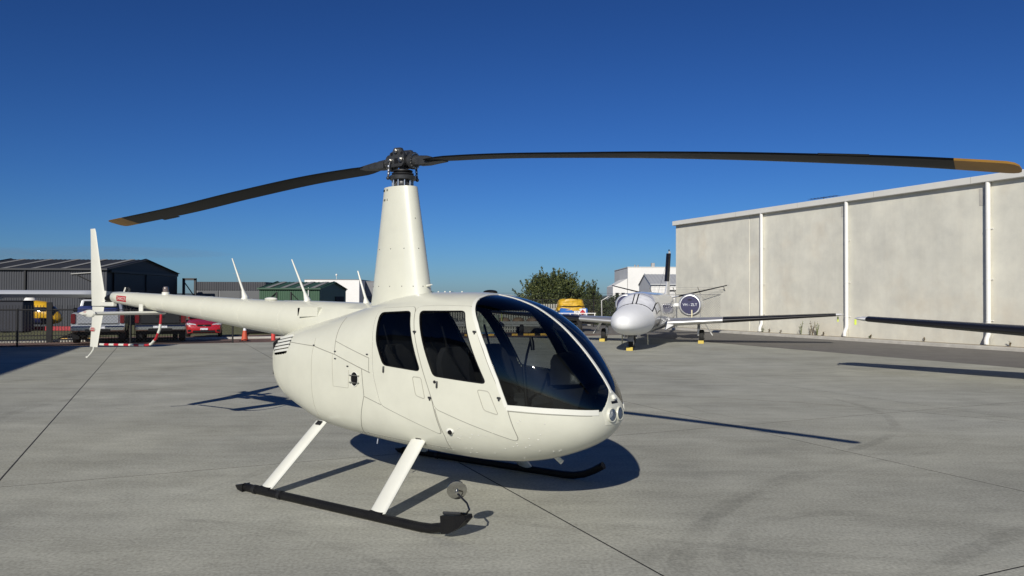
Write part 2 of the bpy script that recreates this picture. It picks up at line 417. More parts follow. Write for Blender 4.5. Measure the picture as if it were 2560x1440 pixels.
eb.loft(rings).build('windscreen_strip', M_white2, fus)
# ---- nose light panel
nb = MB()
npoly = [(2.20, 1.10), (2.262, .90), (2.262, .80), (2.20, .69)]
def nose(yy, z, off):
    """point on the nose at side offset yy and height z"""
    lo, hi = 1.0, 2.323
    for _ in range(40):
        m = (lo+hi)/2; _, W, zt, zb, *_r = sta_u(m)
        if zb < z < zt and side(m, z) > abs(yy): lo = m
        else: hi = m
    p = Vector((lo, yy, z)); e = .01
    def g(a, b):
        l2, h2 = 1.0, 2.3235
        for _ in range(40):
            m = (l2+h2)/2; _, W, zt, zb, *_r = sta_u(m)
            if zb < b < zt and side(m, b) > abs(a): l2 = m
            else: h2 = m
        return Vector((l2, a, b))
    n = (g(yy+e, z)-g(yy-e, z)).cross(g(yy, z+e)-g(yy, z-e))
    n = n.normalized() if n.length > 1e-9 else Vector((1, 0, 0))
    if n.x < 0: n = -n
    return p+n*off, n
rings = []
for i in range(15):
    z = .795+.265*i/14; w = interp([.795, .905, 1.05, 1.06], [.150, .196, .024, .020], z)
    rings.append([tuple(nose(w*(k/10-1), z, -.004 if k in (0, 20) else .0035)[0]) for k in range(21)])
nb.loft(rings, False, False, None, False); npan = nb.build('nose_panel', M_white, heli)
for yy in (-.088, .034):
    p, n = nose(yy, .872, .010); n = (n+Vector((.25, 0, 0))).normalized(); Mx = frame(p, n)
    lt = MB().lathe([(.060, -.05), (.058, -.002), (.054, .004), (.049, .003), (.046, -.001)], 28, Mx, False).build('landing_light', M_white, heli)
    MB().lathe([(.047, .000), (.030, -.002), (.001, -.003)], 24, Mx, False).build('reflector', mat('lamp_reflector', (.66, .67, .67), .35, .0, noise=(60, .5), bump=(70, .6)), lt)
    MB().lathe([(.048, .002), (.03, .009), (.001, .012)], 24, Mx, False).build('lens', glass('clear_lens', (.92, .94, .95), 0.0, 1.25), lt)
sb = MB()
for k in range(6):
    yy = -.050+.075*k/5; p, n = nose(yy, .962, .0062); 
    sb.add([(-.0115, -.010, 0), (.0115, -.010, 0), (.0115, .011, 0), (-.0115, .011, 0)], [(0, 1, 2, 3)], frame(p, n))
sb.build('vent_slot', M_blk, npan)
p, n = nose(0, .998, .0); MB().bbox(-.02, .02, -.02, .02, -.01, .025, .006, frame(p, n)).build('vent_scoop', M_white2, npan)
# ---- cowling details on the near side (and its mirror)
SEAMS = [([(-1.113, 1.343), (-.655, 1.324), (-.30, 1.262), (.203, 1.124)], .006), ([(-.655, 1.324), (-.667, 1.40)], .004), ([(-.305, 1.265), (-.337, 1.43), (-.365, 1.60)], .005),
         ([(-.323, 1.383), (.179, 1.254), (.188, 1.125)], .005), ([(.092, 1.15), (.125, .912), (.05, .68), (-.02, .53)], .006), ([(.125, .910), (.347, .853)], .005),
         ([(-.66, 1.32), (-.655, .95), (-.63, .60)], .004), ([(-.62, .575), (-.35, .555), (.036, .560), (.6, .54), (1.034, .53)], .005), ([(.969, .872), (1.033, .646), (1.034, .533)], .005),
         ([(1.663, .905), (2.055, .890), (2.24, .878)], .005), ([(-.335, 1.26), (-.309, .97), (-.09, .968), (-.083, 1.13)], .004), ([(-1.42, 1.20), (-1.36, 1.0), (-1.25, .82)], .003)]
for sg in (-1, 1):
    rb = MB()
    for pts, w in SEAMS:
        b = MB(); band(b, pts, w, .0012, sg); b.build('panel_seam', M_seam2 if w < .005 else M_seam, fus)
    rivets_along(rb, [(1.668, .917), (2.055, .903), (2.26, .888)], .07, sg)
    rivets_along(rb, [(1.64, .95), (1.556, 1.15), (1.426, 1.395), (1.30, 1.585), (1.205, 1.70)], .05, sg, .005)
    rivets_along(rb, [(.12, 1.64), (.20, 1.40), (.235, 1.12), (.30, .87)], .045, sg, .005)
    rivets_along(rb, [(-.60, .565), (-.35, .545), (.036, .548), (.6, .528), (1.05, .52)], .035, sg, .0045)
    rivets_along(rb, [(-.30, 1.275), (.19, 1.14)], .03, sg, .004)
    rivets_along(rb, [(1.05, .64), (1.05, .54)], .03, sg, .0045)
    for q in range(40):
        u = random.uniform(1.15, 2.1); z = random.uniform(.48, .84)
        if z > sta_u(u)[3]+.05: rivets_along(rb, [(u, z), (u+.001, z)], 1, sg, .006)
    rb.build('rivets', M_white2, fus, kind='stuff')
    for (u, z) in [(-.655, 1.332), (-.30, 1.29), (-.285, 1.225), (-.10, 1.165), (.155, 1.285)]:
        p = pos(u, uphi(u, z), sg, .001); MB().bbox(-.012, .012, -.006, .006, 0, .009, .003, frame(p, (0, sg, .1))).build('cowl_latch', M_hub, fus)
    # oval engine air intake with two bars
    b = MB(); p0 = pos(0, uphi(0, 1.056), sg, .002); fr_ = frame(p0, pos(0, uphi(0, 1.056), sg, .05)-p0)
    it = b.add([(.048*cos(k*pi/14), .062*sin(k*pi/14), .0015) for k in range(28)], [tuple(range(28))], fr_).build('air_intake', M_blk, fus)
    b = MB(); b.loft([[(q*.048*cos(k*pi/14), q*.062*sin(k*pi/14), h_) for k in range(28)] for q, h_ in ((1.0, 0), (1.0, .006), (1.12, .006), (1.14, 0))], False, False, fr_).build('intake_rim', M_white2, it)
    for yy in (-.032, .032): MB().tube([(-.06, yy, 0), (-.058, yy, .014), (.058, yy, .014), (.06, yy, 0)], .005, 6, True, fr_).build('intake_bar', M_steel, it)
    p = pos(1.117, uphi(1.117, .696), sg, .0); d_ = pos(1.117, uphi(1.117, .696), sg, .05)-p
    fa = MB().ell((-.012, 0, 0), .042, .026, .022, 16, 10, frame(p, d_)).build('step_fairing', M_white2, fus)
    MB().lathe([(.019, .012), (.019, .026), (.008, .03)], 14, frame(p, d_)).build('step_light', M_blk, fa)
    # louvred rear opening
    lb = MB()
    for k in range(5):
        a = pos(-1.43+.012*k, uphi(-1.43+.012*k, 1.222+.033*k), sg, -.004); c = pos(-1.09-.012*k, uphi(-1.09-.012*k, 1.262+.036*k), sg, -.004)
        q0, q1 = [], []
        for s_ in range(9):
            u = -1.435+.004*k+(.335-.012*k)*s_/8; z = 1.215+.034*k+.045*s_/8
            A = pos(u, uphi(u, z), sg, .001); B2 = pos(u, uphi(u, min(z+.010, sta_u(u)[2]-.004)), sg, -.05)
            q0.append(A); q1.append(B2)
        sl2 = MB(); rg = []
        for A, B2 in zip(q0, q1):
            up = Vector((0, 0, .023)); inn = Vector((0, -sg*.020, 0)); rg.append([tuple(A), tuple(A+up+inn*.55), tuple(B2+up*.6), tuple(B2)])
        sl2.loft(rg).build('louvre_slat', M_white2, fus)
db = MB(); db.bbox(-1.50, -.95, -.38, .38, .95, 1.37, .05); db.build('engine_bay', M_blk, fus)
# roof hump ahead of the mast and small fittings
MB().ell((.93, .18, 1.845), .075, .05, .022, 16, 8).build('roof_vent', M_blk, fus)
MB().ell((.45, .20, 1.838), .04, .03, .014, 12, 6).build('roof_vent', M_hub, fus)
for u in (.50, .58, .64, .78): MB().ell((u, -.05, sta_u(u)[2]+.002), .008, .008, .008, 8, 5).build('roof_bolt', M_white2, fus)
# ---- cabin interior
fl = MB(); fl.loft([[(u, -w, .60), (u, w, .60), (u, w, .63), (u, -w, .63)] for u, w in ((.06, .50), (1.3, .50), (1.6, .42), (1.8, .30))]); fl.build('cabin_floor', M_trim, fus)
bk = MB(); bk.loft([[(.05, -w, z), (.10, -w, z), (.10, w, z), (.05, w, z)] for z, w in ((.56, .50), (1.05, .575), (1.35, .53), (1.55, .43), (1.68, .28))]); bk.build('rear_bulkhead', M_trim, fus)
def seat(u, l, nm='seat'):
    b = MB(); b.bbox(u, u+.46, l-.22, l+.22, .60, .90, .05); s_ = b.build(nm, M_seat, heli)
    b = MB(); rg = []
    for i in range(9):
        t = i/8; z = .86+.50*t; w = .225-.03*t-(.10*(max(0, t-.7)/.3)**2); uu = u+.02-.14*t; th_ = .10-.035*t
        rg.append([(uu-th_/2, l-w, z), (uu+th_*.3, l-w*1.02, z), (uu+th_/2, l-w*.7, z), (uu+th_*.42, l, z), (uu+th_/2, l+w*.7, z), (uu+th_*.3, l+w*1.02, z), (uu-th_/2, l+w, z)])
    b.loft(rg).build('backrest', M_seat, s_)
    b = MB(); b.tube([(u-.06, l-.20, 1.55), (u-.02, l-.16, 1.33), (u+.10, l-.02, 1.05), (u+.12, l+.18, .92)], .010, 6); b.build('harness', M_blk, s_)
for l in (-.30, .30): seat(.98, l)
for l in (-.30, .30): seat(.30, l)
ib = MB(); rg = []
for i in range(8):
    t = i/7; u = 1.84+.28*t; w = .235-.075*t*t; zt_ = 1.345-.07*t-.14*t*t; z0 = 1.06+.02*t
    rg.append([(u, -w, z0+.03), (u, -w, zt_-.06), (u, -w*.8, zt_-.015), (u, 0, zt_), (u, w*.8, zt_-.015), (u, w, zt_-.06), (u, w, z0+.03), (u, w*.8, z0), (u, -w*.8, z0)])
ib.loft(rg); ins = ib.build('instrument_panel', mat('black_vinyl', (.016, .017, .02), .38, noise=(10, .3), bump=(150, .08)), heli)
b = MB(); b.loft([[(1.72, -.13, .62), (1.93, -.11, .64), (1.93, .11, .64), (1.72, .13, .62)], [(1.86, -.16, 1.07), (2.10, -.14, 1.08), (2.10, .14, 1.08), (1.86, .16, 1.07)]]).build('pedestal', M_trim, ins)
for j, (yy, zz) in enumerate([(-.13, 1.24), (0, 1.26), (.13, 1.24), (-.13, 1.13), (0, 1.14), (.13, 1.13)]):
    MB().lathe([(.042, 0), (.042, .008), (.036, .009), (.036, .004)], 18, frame((1.838, yy, zz), (-1, 0, .1))).build('gauge', M_hub, ins)
cy = MB(); cy.tube([(1.48, 0, .62), (1.45, 0, .95), (1.42, 0, 1.22)], .018, 8); cyc = cy.build('cyclic_stick', M_blk, heli)
MB().tube([(1.42, .02, 1.20), (1.47, -.02, 1.31), (1.525, -.05, 1.43), (1.535, -.05, 1.46)], .011, 8).build('cyclic_bar', M_blk, cyc)
MB().tube([(1.53, -.05, 1.455), (1.545, -.055, 1.41), (1.555, -.06, 1.35)], [.016, .02, .017], 10).build('grip', M_blk, cyc)
MB().bbox(1.61, 1.70, -.045, .045, 1.545, 1.63, .012).build('compass', M_blk, fus)
MB().tube([(1.665, 0, 1.55), (1.75, 0, 1.44), (1.86, 0, 1.32)], .012, 8).build('compass_rod', M_blk, fus)
MB().tube([(1.10, -.02, .63), (1.22, -.04, .85), (1.34, -.05, .95)], .014, 8).build('collective_lever', M_blk, heli)
rp = MB(); rp.bbox(1.10, 1.12, -.02, .02, 1.10, 1.14, .004); rp.build('fire_extinguisher', M_red, heli)
for l in (-.22, .22):
    b = MB(); b.tube([(1.78, l, .66), (1.86, l, .80)], .012, 8); b.bbox(1.84, 1.88, l-.05, l+.05, .78, .86, .008); b.build('pedal', M_steel, heli)
# ---- mast fairing
mb = MB(); rings = []
def mast_ring(z, u0, u1, w):
    c = u1-u0; r = []
    for k in range(40):
        a = 2*pi*k/40; x = cos(a)
        if x >= 0: uu = u0+c*.58+c*.42*x; ww = w*abs(sin(a))**.85*(1 if sin(a) >= 0 else -1)
        else: uu = u0+c*.58+c*.58*x; ww = w*abs(sin(a))**.75*(.78+.22*abs(sin(a)))*(1 if sin(a) >= 0 else -1)
        r.append((uu, ww, z))
    return r
for i in range(13):
    t = i/12; z = 1.64+(2.865-1.64)*t; rings.append(mast_ring(z, -.395+.175*t, .375-.215*t, .165-.055*t))
mb.loft(rings); mf = mb.build('mast_fairing', M_white, heli)
rv = MB()
for zz, n_ in ((1.90, 7), (2.26, 5), (2.55, 2)):
    t = (zz-1.64)/1.225; rg_ = mast_ring(zz, -.395+.175*t, .375-.215*t, .165-.055*t)
    for k in range(n_):
        p = rg_[21+int(17*k/max(1, n_-1))]; rivet(rv, p, (0, -1, .05), .006)
rv.build('rivets', M_hub, mf, kind='stuff')
for r_ in range(2):
    for k in range(5):
        zz = 2.835-.095*r_; t = (zz-1.64)/1.225; rg_ = mast_ring(zz, -.395+.175*t, .375-.215*t, .165-.055*t)
        u0 = -.185+.020*k; q = min(rg_[20:], key=lambda p: abs(p[0]-u0)); 
        MB().box(-.003, .003, -.010, .010, -.004, .0035, frame((u0, q[1]+.001, zz), (-.25, -1, .05))).build('vent_slot', M_blk, mf)
MB().tube([(.335, -.02, 1.905), (.42, -.05, 1.915)], [.012, .006], 8).build('pitot_probe', M_white2, mf)
# ---- rotor head
rm = MB().lathe([(.036, 2.80), (.036, 3.10)], 20).build('rotor_mast', M_hub, heli)
sw = MB().lathe([(.07, 2.86), (.10, 2.875), (.085, 2.90), (.085, 2.925), (.125, 2.935), (.13, 2.965), (.12, 2.975), (.06, 2.98)], 32).build('swashplate', M_hub, heli)
MB().lathe([(.05, 2.98), (.105, 2.985), (.108, 2.998), (.08, 3.004), (.09, 3.010), (.098, 3.016), (.095, 3.028), (.05, 3.034)], 32).build('boot', M_rubber, sw)
for k in range(10): MB().cyl((.098*cos(k*.628), .098*sin(k*.628), 2.865), (.098*cos(k*.628), .098*sin(k*.628), 2.93), .009, 8).build('swashplate_bolt', M_steel, sw)
PHI = -0.566-HTH                                             # blade direction in the helicopter's own axes
hubM = Matrix.Rotation(PHI, 4, 'Z')
hub = MB(hubM); hub.bbox(-.075, .075, -.055, .055, 3.075, 3.215, .02); hubo = hub.build('rotor_hub', M_hub, heli)
plate = [(-.095, 3.085), (-.080, 3.055), (.060, 3.055), (.088, 3.085), (.088, 3.175), (.065, 3.205), (.045, 3.235), (-.030, 3.238), (-.050, 3.205), (-.085, 3.19), (-.1, 3.14)]
for s_ in (-1, 1):
    b = MB(hubM); b.loft([[(x, s_*.058, z) for x, z in plate], [(x, s_*.092, z) for x, z in plate]] if s_ > 0 else [[(x, s_*.092, z) for x, z in plate], [(x, s_*.058, z) for x, z in plate]])
    po = b.build('hub_plate', M_hub, hubo)
    for (x, z, r) in ((-.004, 3.205, .024), (-.070, 3.115, .022), (.058, 3.118, .024)):
        b = MB(hubM); b.cyl((x, s_*.088, z), (x, s_*.112, z), r, 14); b.cyl((x, s_*.112, z), (x, s_*.128, z), r*.6, 6); b.build('hub_bolt', M_steel, po)
    for (x, z) in ((-.062, 3.178), (.062, 3.18)):
        b = MB(hubM); b.cyl((x, s_*.0915, z), (x, s_*.0935, z), .016, 14); b.build('plate_hole', M_blk, po)
    b = MB(hubM); b.box(-.028, .022, s_*.093-.0012, s_*.093+.0012, 3.085, 3.135); b.build('plate_window', M_blk, po)
TILT = -.17
def tilt(d, r): return -interp([.3, 2.0, 5.0], [-.02, .0, .125], r) if d > 0 else -interp([.3, .9, 3.0, 5.0], [.10, .14, .20, .22], r)
RB = {1: ([.34, .91, 2.12, 3.12, 3.70, 4.46, 5.02], [3.092, 3.064, 2.962, 2.856, 2.784, 2.681, 2.590]), -1: ([.35, 1.13, 2.42, 3.54, 5.02], [3.094, 3.070, 2.979, 2.878, 2.776])}
def blade_section(d, r, chord, zc_, th=.12):
    """LE on +y for the blade pointing +x, on -y for the other; far edge lower by TILT"""
    o = []
    for k in range(18):
        a = 2*pi*k/18; c = .5+.5*cos(a); t = (th*chord*.62)*(1.48*sqrt(c)-.63*c-.35*c*c*2.4+.42*c**3*.9) if c > 0 else 0
        t = max(t, .0015); y = (.27-c)*chord; o.append((r*d, d*y, zc_+(t if sin(a) >= 0 else -t*.75)+d*y*tilt(d, r)))
    return o
for d in (1, -1):
    xs, zs = RB[d]; zf = _pchip(xs, zs); rings = []; R_END, R_TIP = 5.02, 4.66
    def ch(r): return .14+(.254-.14)*min(1, max(0, (r-.33)/.25))
    rr = [.33+(R_TIP-.33)*i/44 for i in range(45)]
    b = MB(hubM); b.loft([blade_section(d, r, ch(r), zf(r)) for r in rr]); bl = b.build('rotor_blade', M_blade, heli, 50)
    b = MB(hubM); rt = [R_TIP, 4.78, 4.88, 4.94, 4.98, 5.005, 5.02]; cc = [.254, .254, .254, .25, .225, .17, .07]
    b.loft([blade_section(d, r, c_, zf(r)) for r, c_ in zip(rt, cc)]).build('blade_tip', M_ochre, bl, 50)
    b = MB(hubM)
    y0, y1 = -.186, -.222
    b.loft([[(r*d, d*y0, zf(r)+d*y0*tilt(d, r)+.003), (r*d, d*y0, zf(r)+d*y0*tilt(d, r)-.003), (r*d, d*y1, zf(r)+d*y1*tilt(d, r)-.002), (r*d, d*y1, zf(r)+d*y1*tilt(d, r)+.002)] for r in (3.86, 3.95, 4.1, 4.18)]).build('trim_tab', M_blade, bl)
    # grip: bearing housing with a ring of bolts, then the blade root
    b = MB(hubM @ Matrix.Translation((0, 0, 3.118)) @ Matrix.Rotation(d*.055, 4, 'Y') @ Matrix.Rotation(0 if d > 0 else pi, 4, 'Z') @ Matrix.Rotation(pi/2, 4, 'Y'))
    gp = b.lathe([(.045, .06), (.06, .085), (.06, .115), (.082, .120), (.084, .150), (.075, .156), (.055, .160), (.050, .20), (.045, .30), (.03, .36)], 28).build('blade_grip', M_hub, hubo)
    for k in range(16): MB(b.M).cyl((.070*cos(k*pi/8), .070*sin(k*pi/8), .150), (.070*cos(k*pi/8), .070*sin(k*pi/8), .164), .007, 6).build('grip_bolt', M_steel, gp)
    b = MB(hubM); b.loft([[(d*r, -w, zf(r)-t+d*-w*TILT*0), (d*r, w, zf(r)-t), (d*r, w, zf(r)+t), (d*r, -w, zf(r)+t)] for r, w, t in ((.20, .060, .030), (.30, .068, .032), (.40, .062, .022), (.52, .045, .013))]).build('root_fitting', M_hub, gp)
    b = MB(hubM); b.tube([(-.072*d, -d*.105, 3.115), (-.074*d, -d*.118, 3.03), (-.078*d, -d*.125, 2.945)], [.009, .011, .009], 8); b.ell((-.078*d, -d*.125, 2.945), .018, .018, .018, 10, 6); pk = b.build('pitch_link', M_hub, hubo)
    for zz in (3.06, 3.02, 2.99): MB(hubM).cyl((-.0745*d, -d*.1195, zz-.007), (-.0742*d, -d*.1188, zz+.007), .013, 8).build('link_nut', M_steel, pk)
# ---- tail boom, fins, tail rotor
BU = [-5.33, -5.32, -5.28, -5.15, -3.92, -3.32, -2.53, -1.82, -1.2, -.5]; BZ = [1.790, 1.790, 1.788, 1.78, 1.705, 1.669, 1.612, 1.567, 1.535, 1.50]; BR = [.02, .05, .072, .083, .119, .139, .166, .190, .212, .225]
b = MB(); rg = []
for i in range(61):
    u = -5.33+(5.33-.5)*(i/60)**1.0 if i > 4 else BU[min(i, 3)]
    if i <= 3: u = BU[i]
    r = interp(BU, BR, u); z = interp(BU, BZ, u); rg.append([(u, r*cos(2*pi*k/36), z+r*sin(2*pi*k/36)) for k in range(36)])
rg.sort(key=lambda q: q[0][0]); b.loft(rg); boom = b.build('tail_boom', M_white, heli)
for u in (-4.72, -3.95, -3.1, -2.35, -1.62):
    sb = MB(); r = interp(BU, BR, u); z = interp(BU, BZ, u); sb.loft([[(u+du, (r+o_)*cos(2*pi*k/36), z+(r+o_)*sin(2*pi*k/36)) for k in range(36)] for du, o_ in ((-.012, -.002), (-.011, .0015), (.011, .0015), (.012, -.002))], False, False); sb.build('boom_joint', M_white, boom)
rv = MB()
for u in (-4.72, -3.95, -3.1, -2.35, -1.62):
    for k in range(26):
        a = 2*pi*k/26; r = interp(BU, BR, u); z = interp(BU, BZ, u); rivet(rv, (u, r*cos(a), z+r*sin(a)+.0), (0, cos(a), sin(a)+1e-3), .0045)
for i in range(120):
    u = -5.1+3.5*i/120; r = interp(BU, BR, u); z = interp(BU, BZ, u); a = -2.55; rivet(rv, (u, r*cos(a), z+r*sin(a)), (0, cos(a), sin(a)), .004)
rv.build('rivets', M_white2, boom, kind='stuff')
# boom-to-roof fairing and its scoop
b = MB(); rg = []
for i in range(12):
    t = i/11; u = -1.75+1.70*t; w = .10+.20*t*(1-.25*t); z1 = interp(BU, BZ, u)+interp(BU, BR, u)+.004+.015*t
    rg.append([(u, -w, z1-.16-.02*t), (u, -w*.8, z1-.06), (u, -w*.4, z1-.012), (u, 0, z1), (u, w*.4, z1-.012), (u, w*.8, z1-.06), (u, w, z1-.16-.02*t)])
b.loft(rg).build('boom_fairing', M_white, heli)
b = MB(); b.loft([[(-1.24, -.20, 1.59), (-1.24, -.235, 1.59), (-1.22, -.225, 1.69), (-1.22, -.19, 1.69)], [(-.98, -.15, 1.62), (-.98, -.205, 1.60), (-.98, -.20, 1.69), (-.98, -.15, 1.69)]]); sco = b.build('side_scoop', M_white, heli)
MB().box(-1.247, -1.242, -.234, -.206, 1.602, 1.683).build('scoop_mouth', M_blk, sco)
# beacon
MB().lathe([(.052, 1.78), (.045, 1.85), (.040, 1.855)], 20, RT((-4.06, 0, .0))).build('beacon_base', M_white2, boom)
MB().lathe([(.034, 1.855), (.034, 1.905), (.026, 1.922), (.005, 1.925)], 18, RT((-4.06, 0, 0))).build('beacon', mat('smoked_lens', (.16, .13, .12), .15, noise=(30, .3)), boom)
MB().ell((-1.98, 0, 1.772), .10, .045, .022, 16, 8).build('flat_antenna', M_white2, boom)
for (u0, z0, u1, z1) in ((-2.43, 1.775, -2.69, 2.245), (-1.36, 1.745, -1.63, 2.205), (-.47, 1.715, -.61, 2.062)):
    b = MB(); b.tube([(u0-.03, 0, z0-.03), (u0-.012, 0, z0+.02), (u0+(u1-u0)*.22, 0, z0+(z1-z0)*.22), (u0+(u1-u0)*.6, 0, z0+(z1-z0)*.6), (u1, 0, z1)], [.05, .036, .014, .011, .007], 10); b.build('whip_antenna', M_white2, heli)
# vertical fins: (z, u leading, u trailing)
def fin(b, st, y=0, th=.10):
    rg = []
    for z, ul, ut in st:
        c = ul-ut; r = []
        for k in range(16):
            a = 2*pi*k/16; q = .5+.5*cos(a); t = max(.0015, th*c*.5*(1.48*sqrt(q)-.63*q-.84*q*q+.0*q)) if q > 0 else .0015
            r.append((ul-(q)*c, y+(t if sin(a) >= 0 else -t), z))
        rg.append(r)
    b.loft(rg); return b
vf = fin(MB(), [(1.665, -5.56, -5.90), (1.75, -5.545, -5.905), (1.83, -5.55, -5.915), (2.25, -5.68, -5.935), (2.70, -5.805, -5.955), (2.75, -5.83, -5.96)]).build('vertical_fin', M_white2, heli)
fin(MB(), [(1.09, -5.735, -5.94), (1.30, -5.675, -5.915), (1.55, -5.59, -5.885), (1.655, -5.565, -5.885)]).build('lower_fin', M_white2, heli)
b = MB(); b.tube([(-5.83, 0, 1.10), (-5.835, 0, 1.06), (-5.90, 0, 1.00), (-6.00, 0, .935), (-6.03, 0, .94)], .013, 8); b.build('tail_skid', M_white2, heli)
b = MB(); b.bbox(-5.62, -5.28, -.03, .03, 1.66, 1.72, .01); b.build('fin_bracket', M_white2, heli)
b = MB(); b.ell((-5.44, .03, 1.77), .12, .07, .055, 14, 8); gb = b.build('tail_gearbox', M_blk, heli)
b = MB(); b.cyl((-5.44, .03, 1.77), (-5.44, .27, 1.77), .03, 12); b.bbox(-5.52, -5.36, .24, .30, 1.745, 1.795, .015); trh = b.build('tail_rotor_hub', M_hub, heli)
for d in (1, -1):
    M_ = RT((-5.44, .27, 1.77), 0, 0, radians(4)); b = MB(M_); b.loft([[(d*r, -.008, -w*.4), (d*r, .010, -w*.1), (d*r, 0, w*.6), (d*r, -.010, 0)] for r, w in ((.08, .05), (.16, .11), (.60, .11), (.735, .11), (.74, .09))]); b.build('tail_rotor_blade', M_white2, trh)
for (du, ang, mm) in ((-.34, .62, M_white2), (-.26, .5, M_blk), (-.17, .5, M_hub)):
    b = MB(RT((-5.44+du*.5+.08, .27, 1.85), 0, 0, ang)); b.bbox(-.035, .035, -.008, .008, -.07, .075, .004); b.build('pitch_weight', mm, trh)
# stabiliser
def hs_ring(y, u0, u1, zc_, th):
    c = u1-u0; return [(u0+c*(.5+.5*cos(a)), y, zc_+th*(sin(a))*(.65+.35*cos(a))) for a in [2*pi*k/20 for k in range(20)]]
b = MB(); b.loft([hs_ring(y, -4.52, -4.24, 1.588, .032) for y in (-.80, -.5, -.2, .12)]); hs = b.build('horizontal_stabiliser', M_white2, heli)
b = MB(); b.loft([hs_ring(-.80-dy, -4.57+.004*k, -4.215-.004*k, 1.588+.002*k, t) for k, (dy, t) in enumerate(((0, .062), (.012, .062), (.022, .045)))]); ec = b.build('stabiliser_end_cap', M_white2, hs)
[MB().bbox(-4.44, -4.36, y_, y_+.02, 1.59, 1.70, .005).build('stabiliser_bracket', M_white2, hs) for y_ in (-.14, .06)]
text_mb('KEEP', .032, frame((-4.42, -.8225, 1.606), (0, -1, 0))).build('caution_text', M_red, ec, 0)
text_mb('AWAY', .032, frame((-4.42, -.8225, 1.568), (0, -1, 0))).build('caution_text', M_hub, ec, 0)
# DANGER decals
def decal(u0, y0, z0, w, h_, n, txt, par):
    M_ = frame((u0, y0, z0), n); b = MB(); b.add([(-w/2, -h_*.30, 0), (-w/2+.012, -h_/2, 0), (w/2-.012, -h_/2, 0), (w/2, -h_*.30, 0), (w/2, h_*.30, 0), (w/2-.012, h_/2, 0), (-w/2+.012, h_/2, 0), (-w/2, h_*.30, 0)], [tuple(range(8))], M_)
    d_ = b.build('warning_decal', M_red, par, 0)
    text_mb(txt, h_*.85, M_ @ Matrix.Translation((0, 0, .0015)), 1.02).build('warning_text', M_white2, d_, 0)
r = interp(BU, BR, -4.98); zc_ = interp(BU, BZ, -4.98)
b = MB(); rg = []
for i in range(9):
    u = -5.09+.25*i/8; r = interp(BU, BR, u)+.0025; zc_ = interp(BU, BZ, u); rg.append([(u, -r*cos(a), zc_+r*sin(a)) for a in (-.42, -.22, 0, .22, .42)])
b.loft(rg, False, False, None, False); dk = b.build('warning_decal', M_red, boom)
tm = text_mb('DANGER', .062, Matrix(), 1.0); mx = max(p[0] for p in tm.v)
tv = []
for x, y, _z in tm.v:
    u = -4.965+x*.115/mx; r = interp(BU, BR, u)+.0045; zc_ = interp(BU, BZ, u); a = y/r; tv.append((u, -r*cos(a), zc_+r*sin(a)))
tm.v = tv; tm.build('warning_text', M_white2, dk, 0)
decal(-5.845, -.0135, 1.335, .11, .05, (0, -1, 0), 'DANGER', bpy.data.objects['lower_fin'])
# striped tail-rotor guard
gpts = [Vector(p) for p in ((-4.16, 0, 1.57), (-4.165, 0, 1.50), (-4.19, 0, 1.38), (-4.27, 0, 1.26), (-4.38, 0, 1.185), (-4.46, 0, 1.165), (-4.75, 0, 1.155), (-5.15, 0, 1.145), (-5.60, 0, 1.132), (-5.66, 0, 1.132))]
seg, cur, acc = [], [gpts[0]], 0.0; LEN = .125
for a, c in zip(gpts, gpts[1:]):
    d_ = (c-a).length; tpos = 0.0
    while acc+(d_-tpos) >= LEN:
        tpos += LEN-acc; acc = 0.0; q = a+(c-a)*(tpos/d_); cur.append(q); seg.append(cur); cur = [q]
    acc += d_-tpos; cur.append(c)
seg.append(cur)
gd = None
for i, s_ in enumerate(seg):
    o_ = MB().tube([tuple(p) for p in s_], .0165, 10).build('tail_guard' if gd is None else 'guard_stripe', M_red if i % 2 == 0 else M_white2, heli if gd is None else gd)
    if gd is None: gd = o_
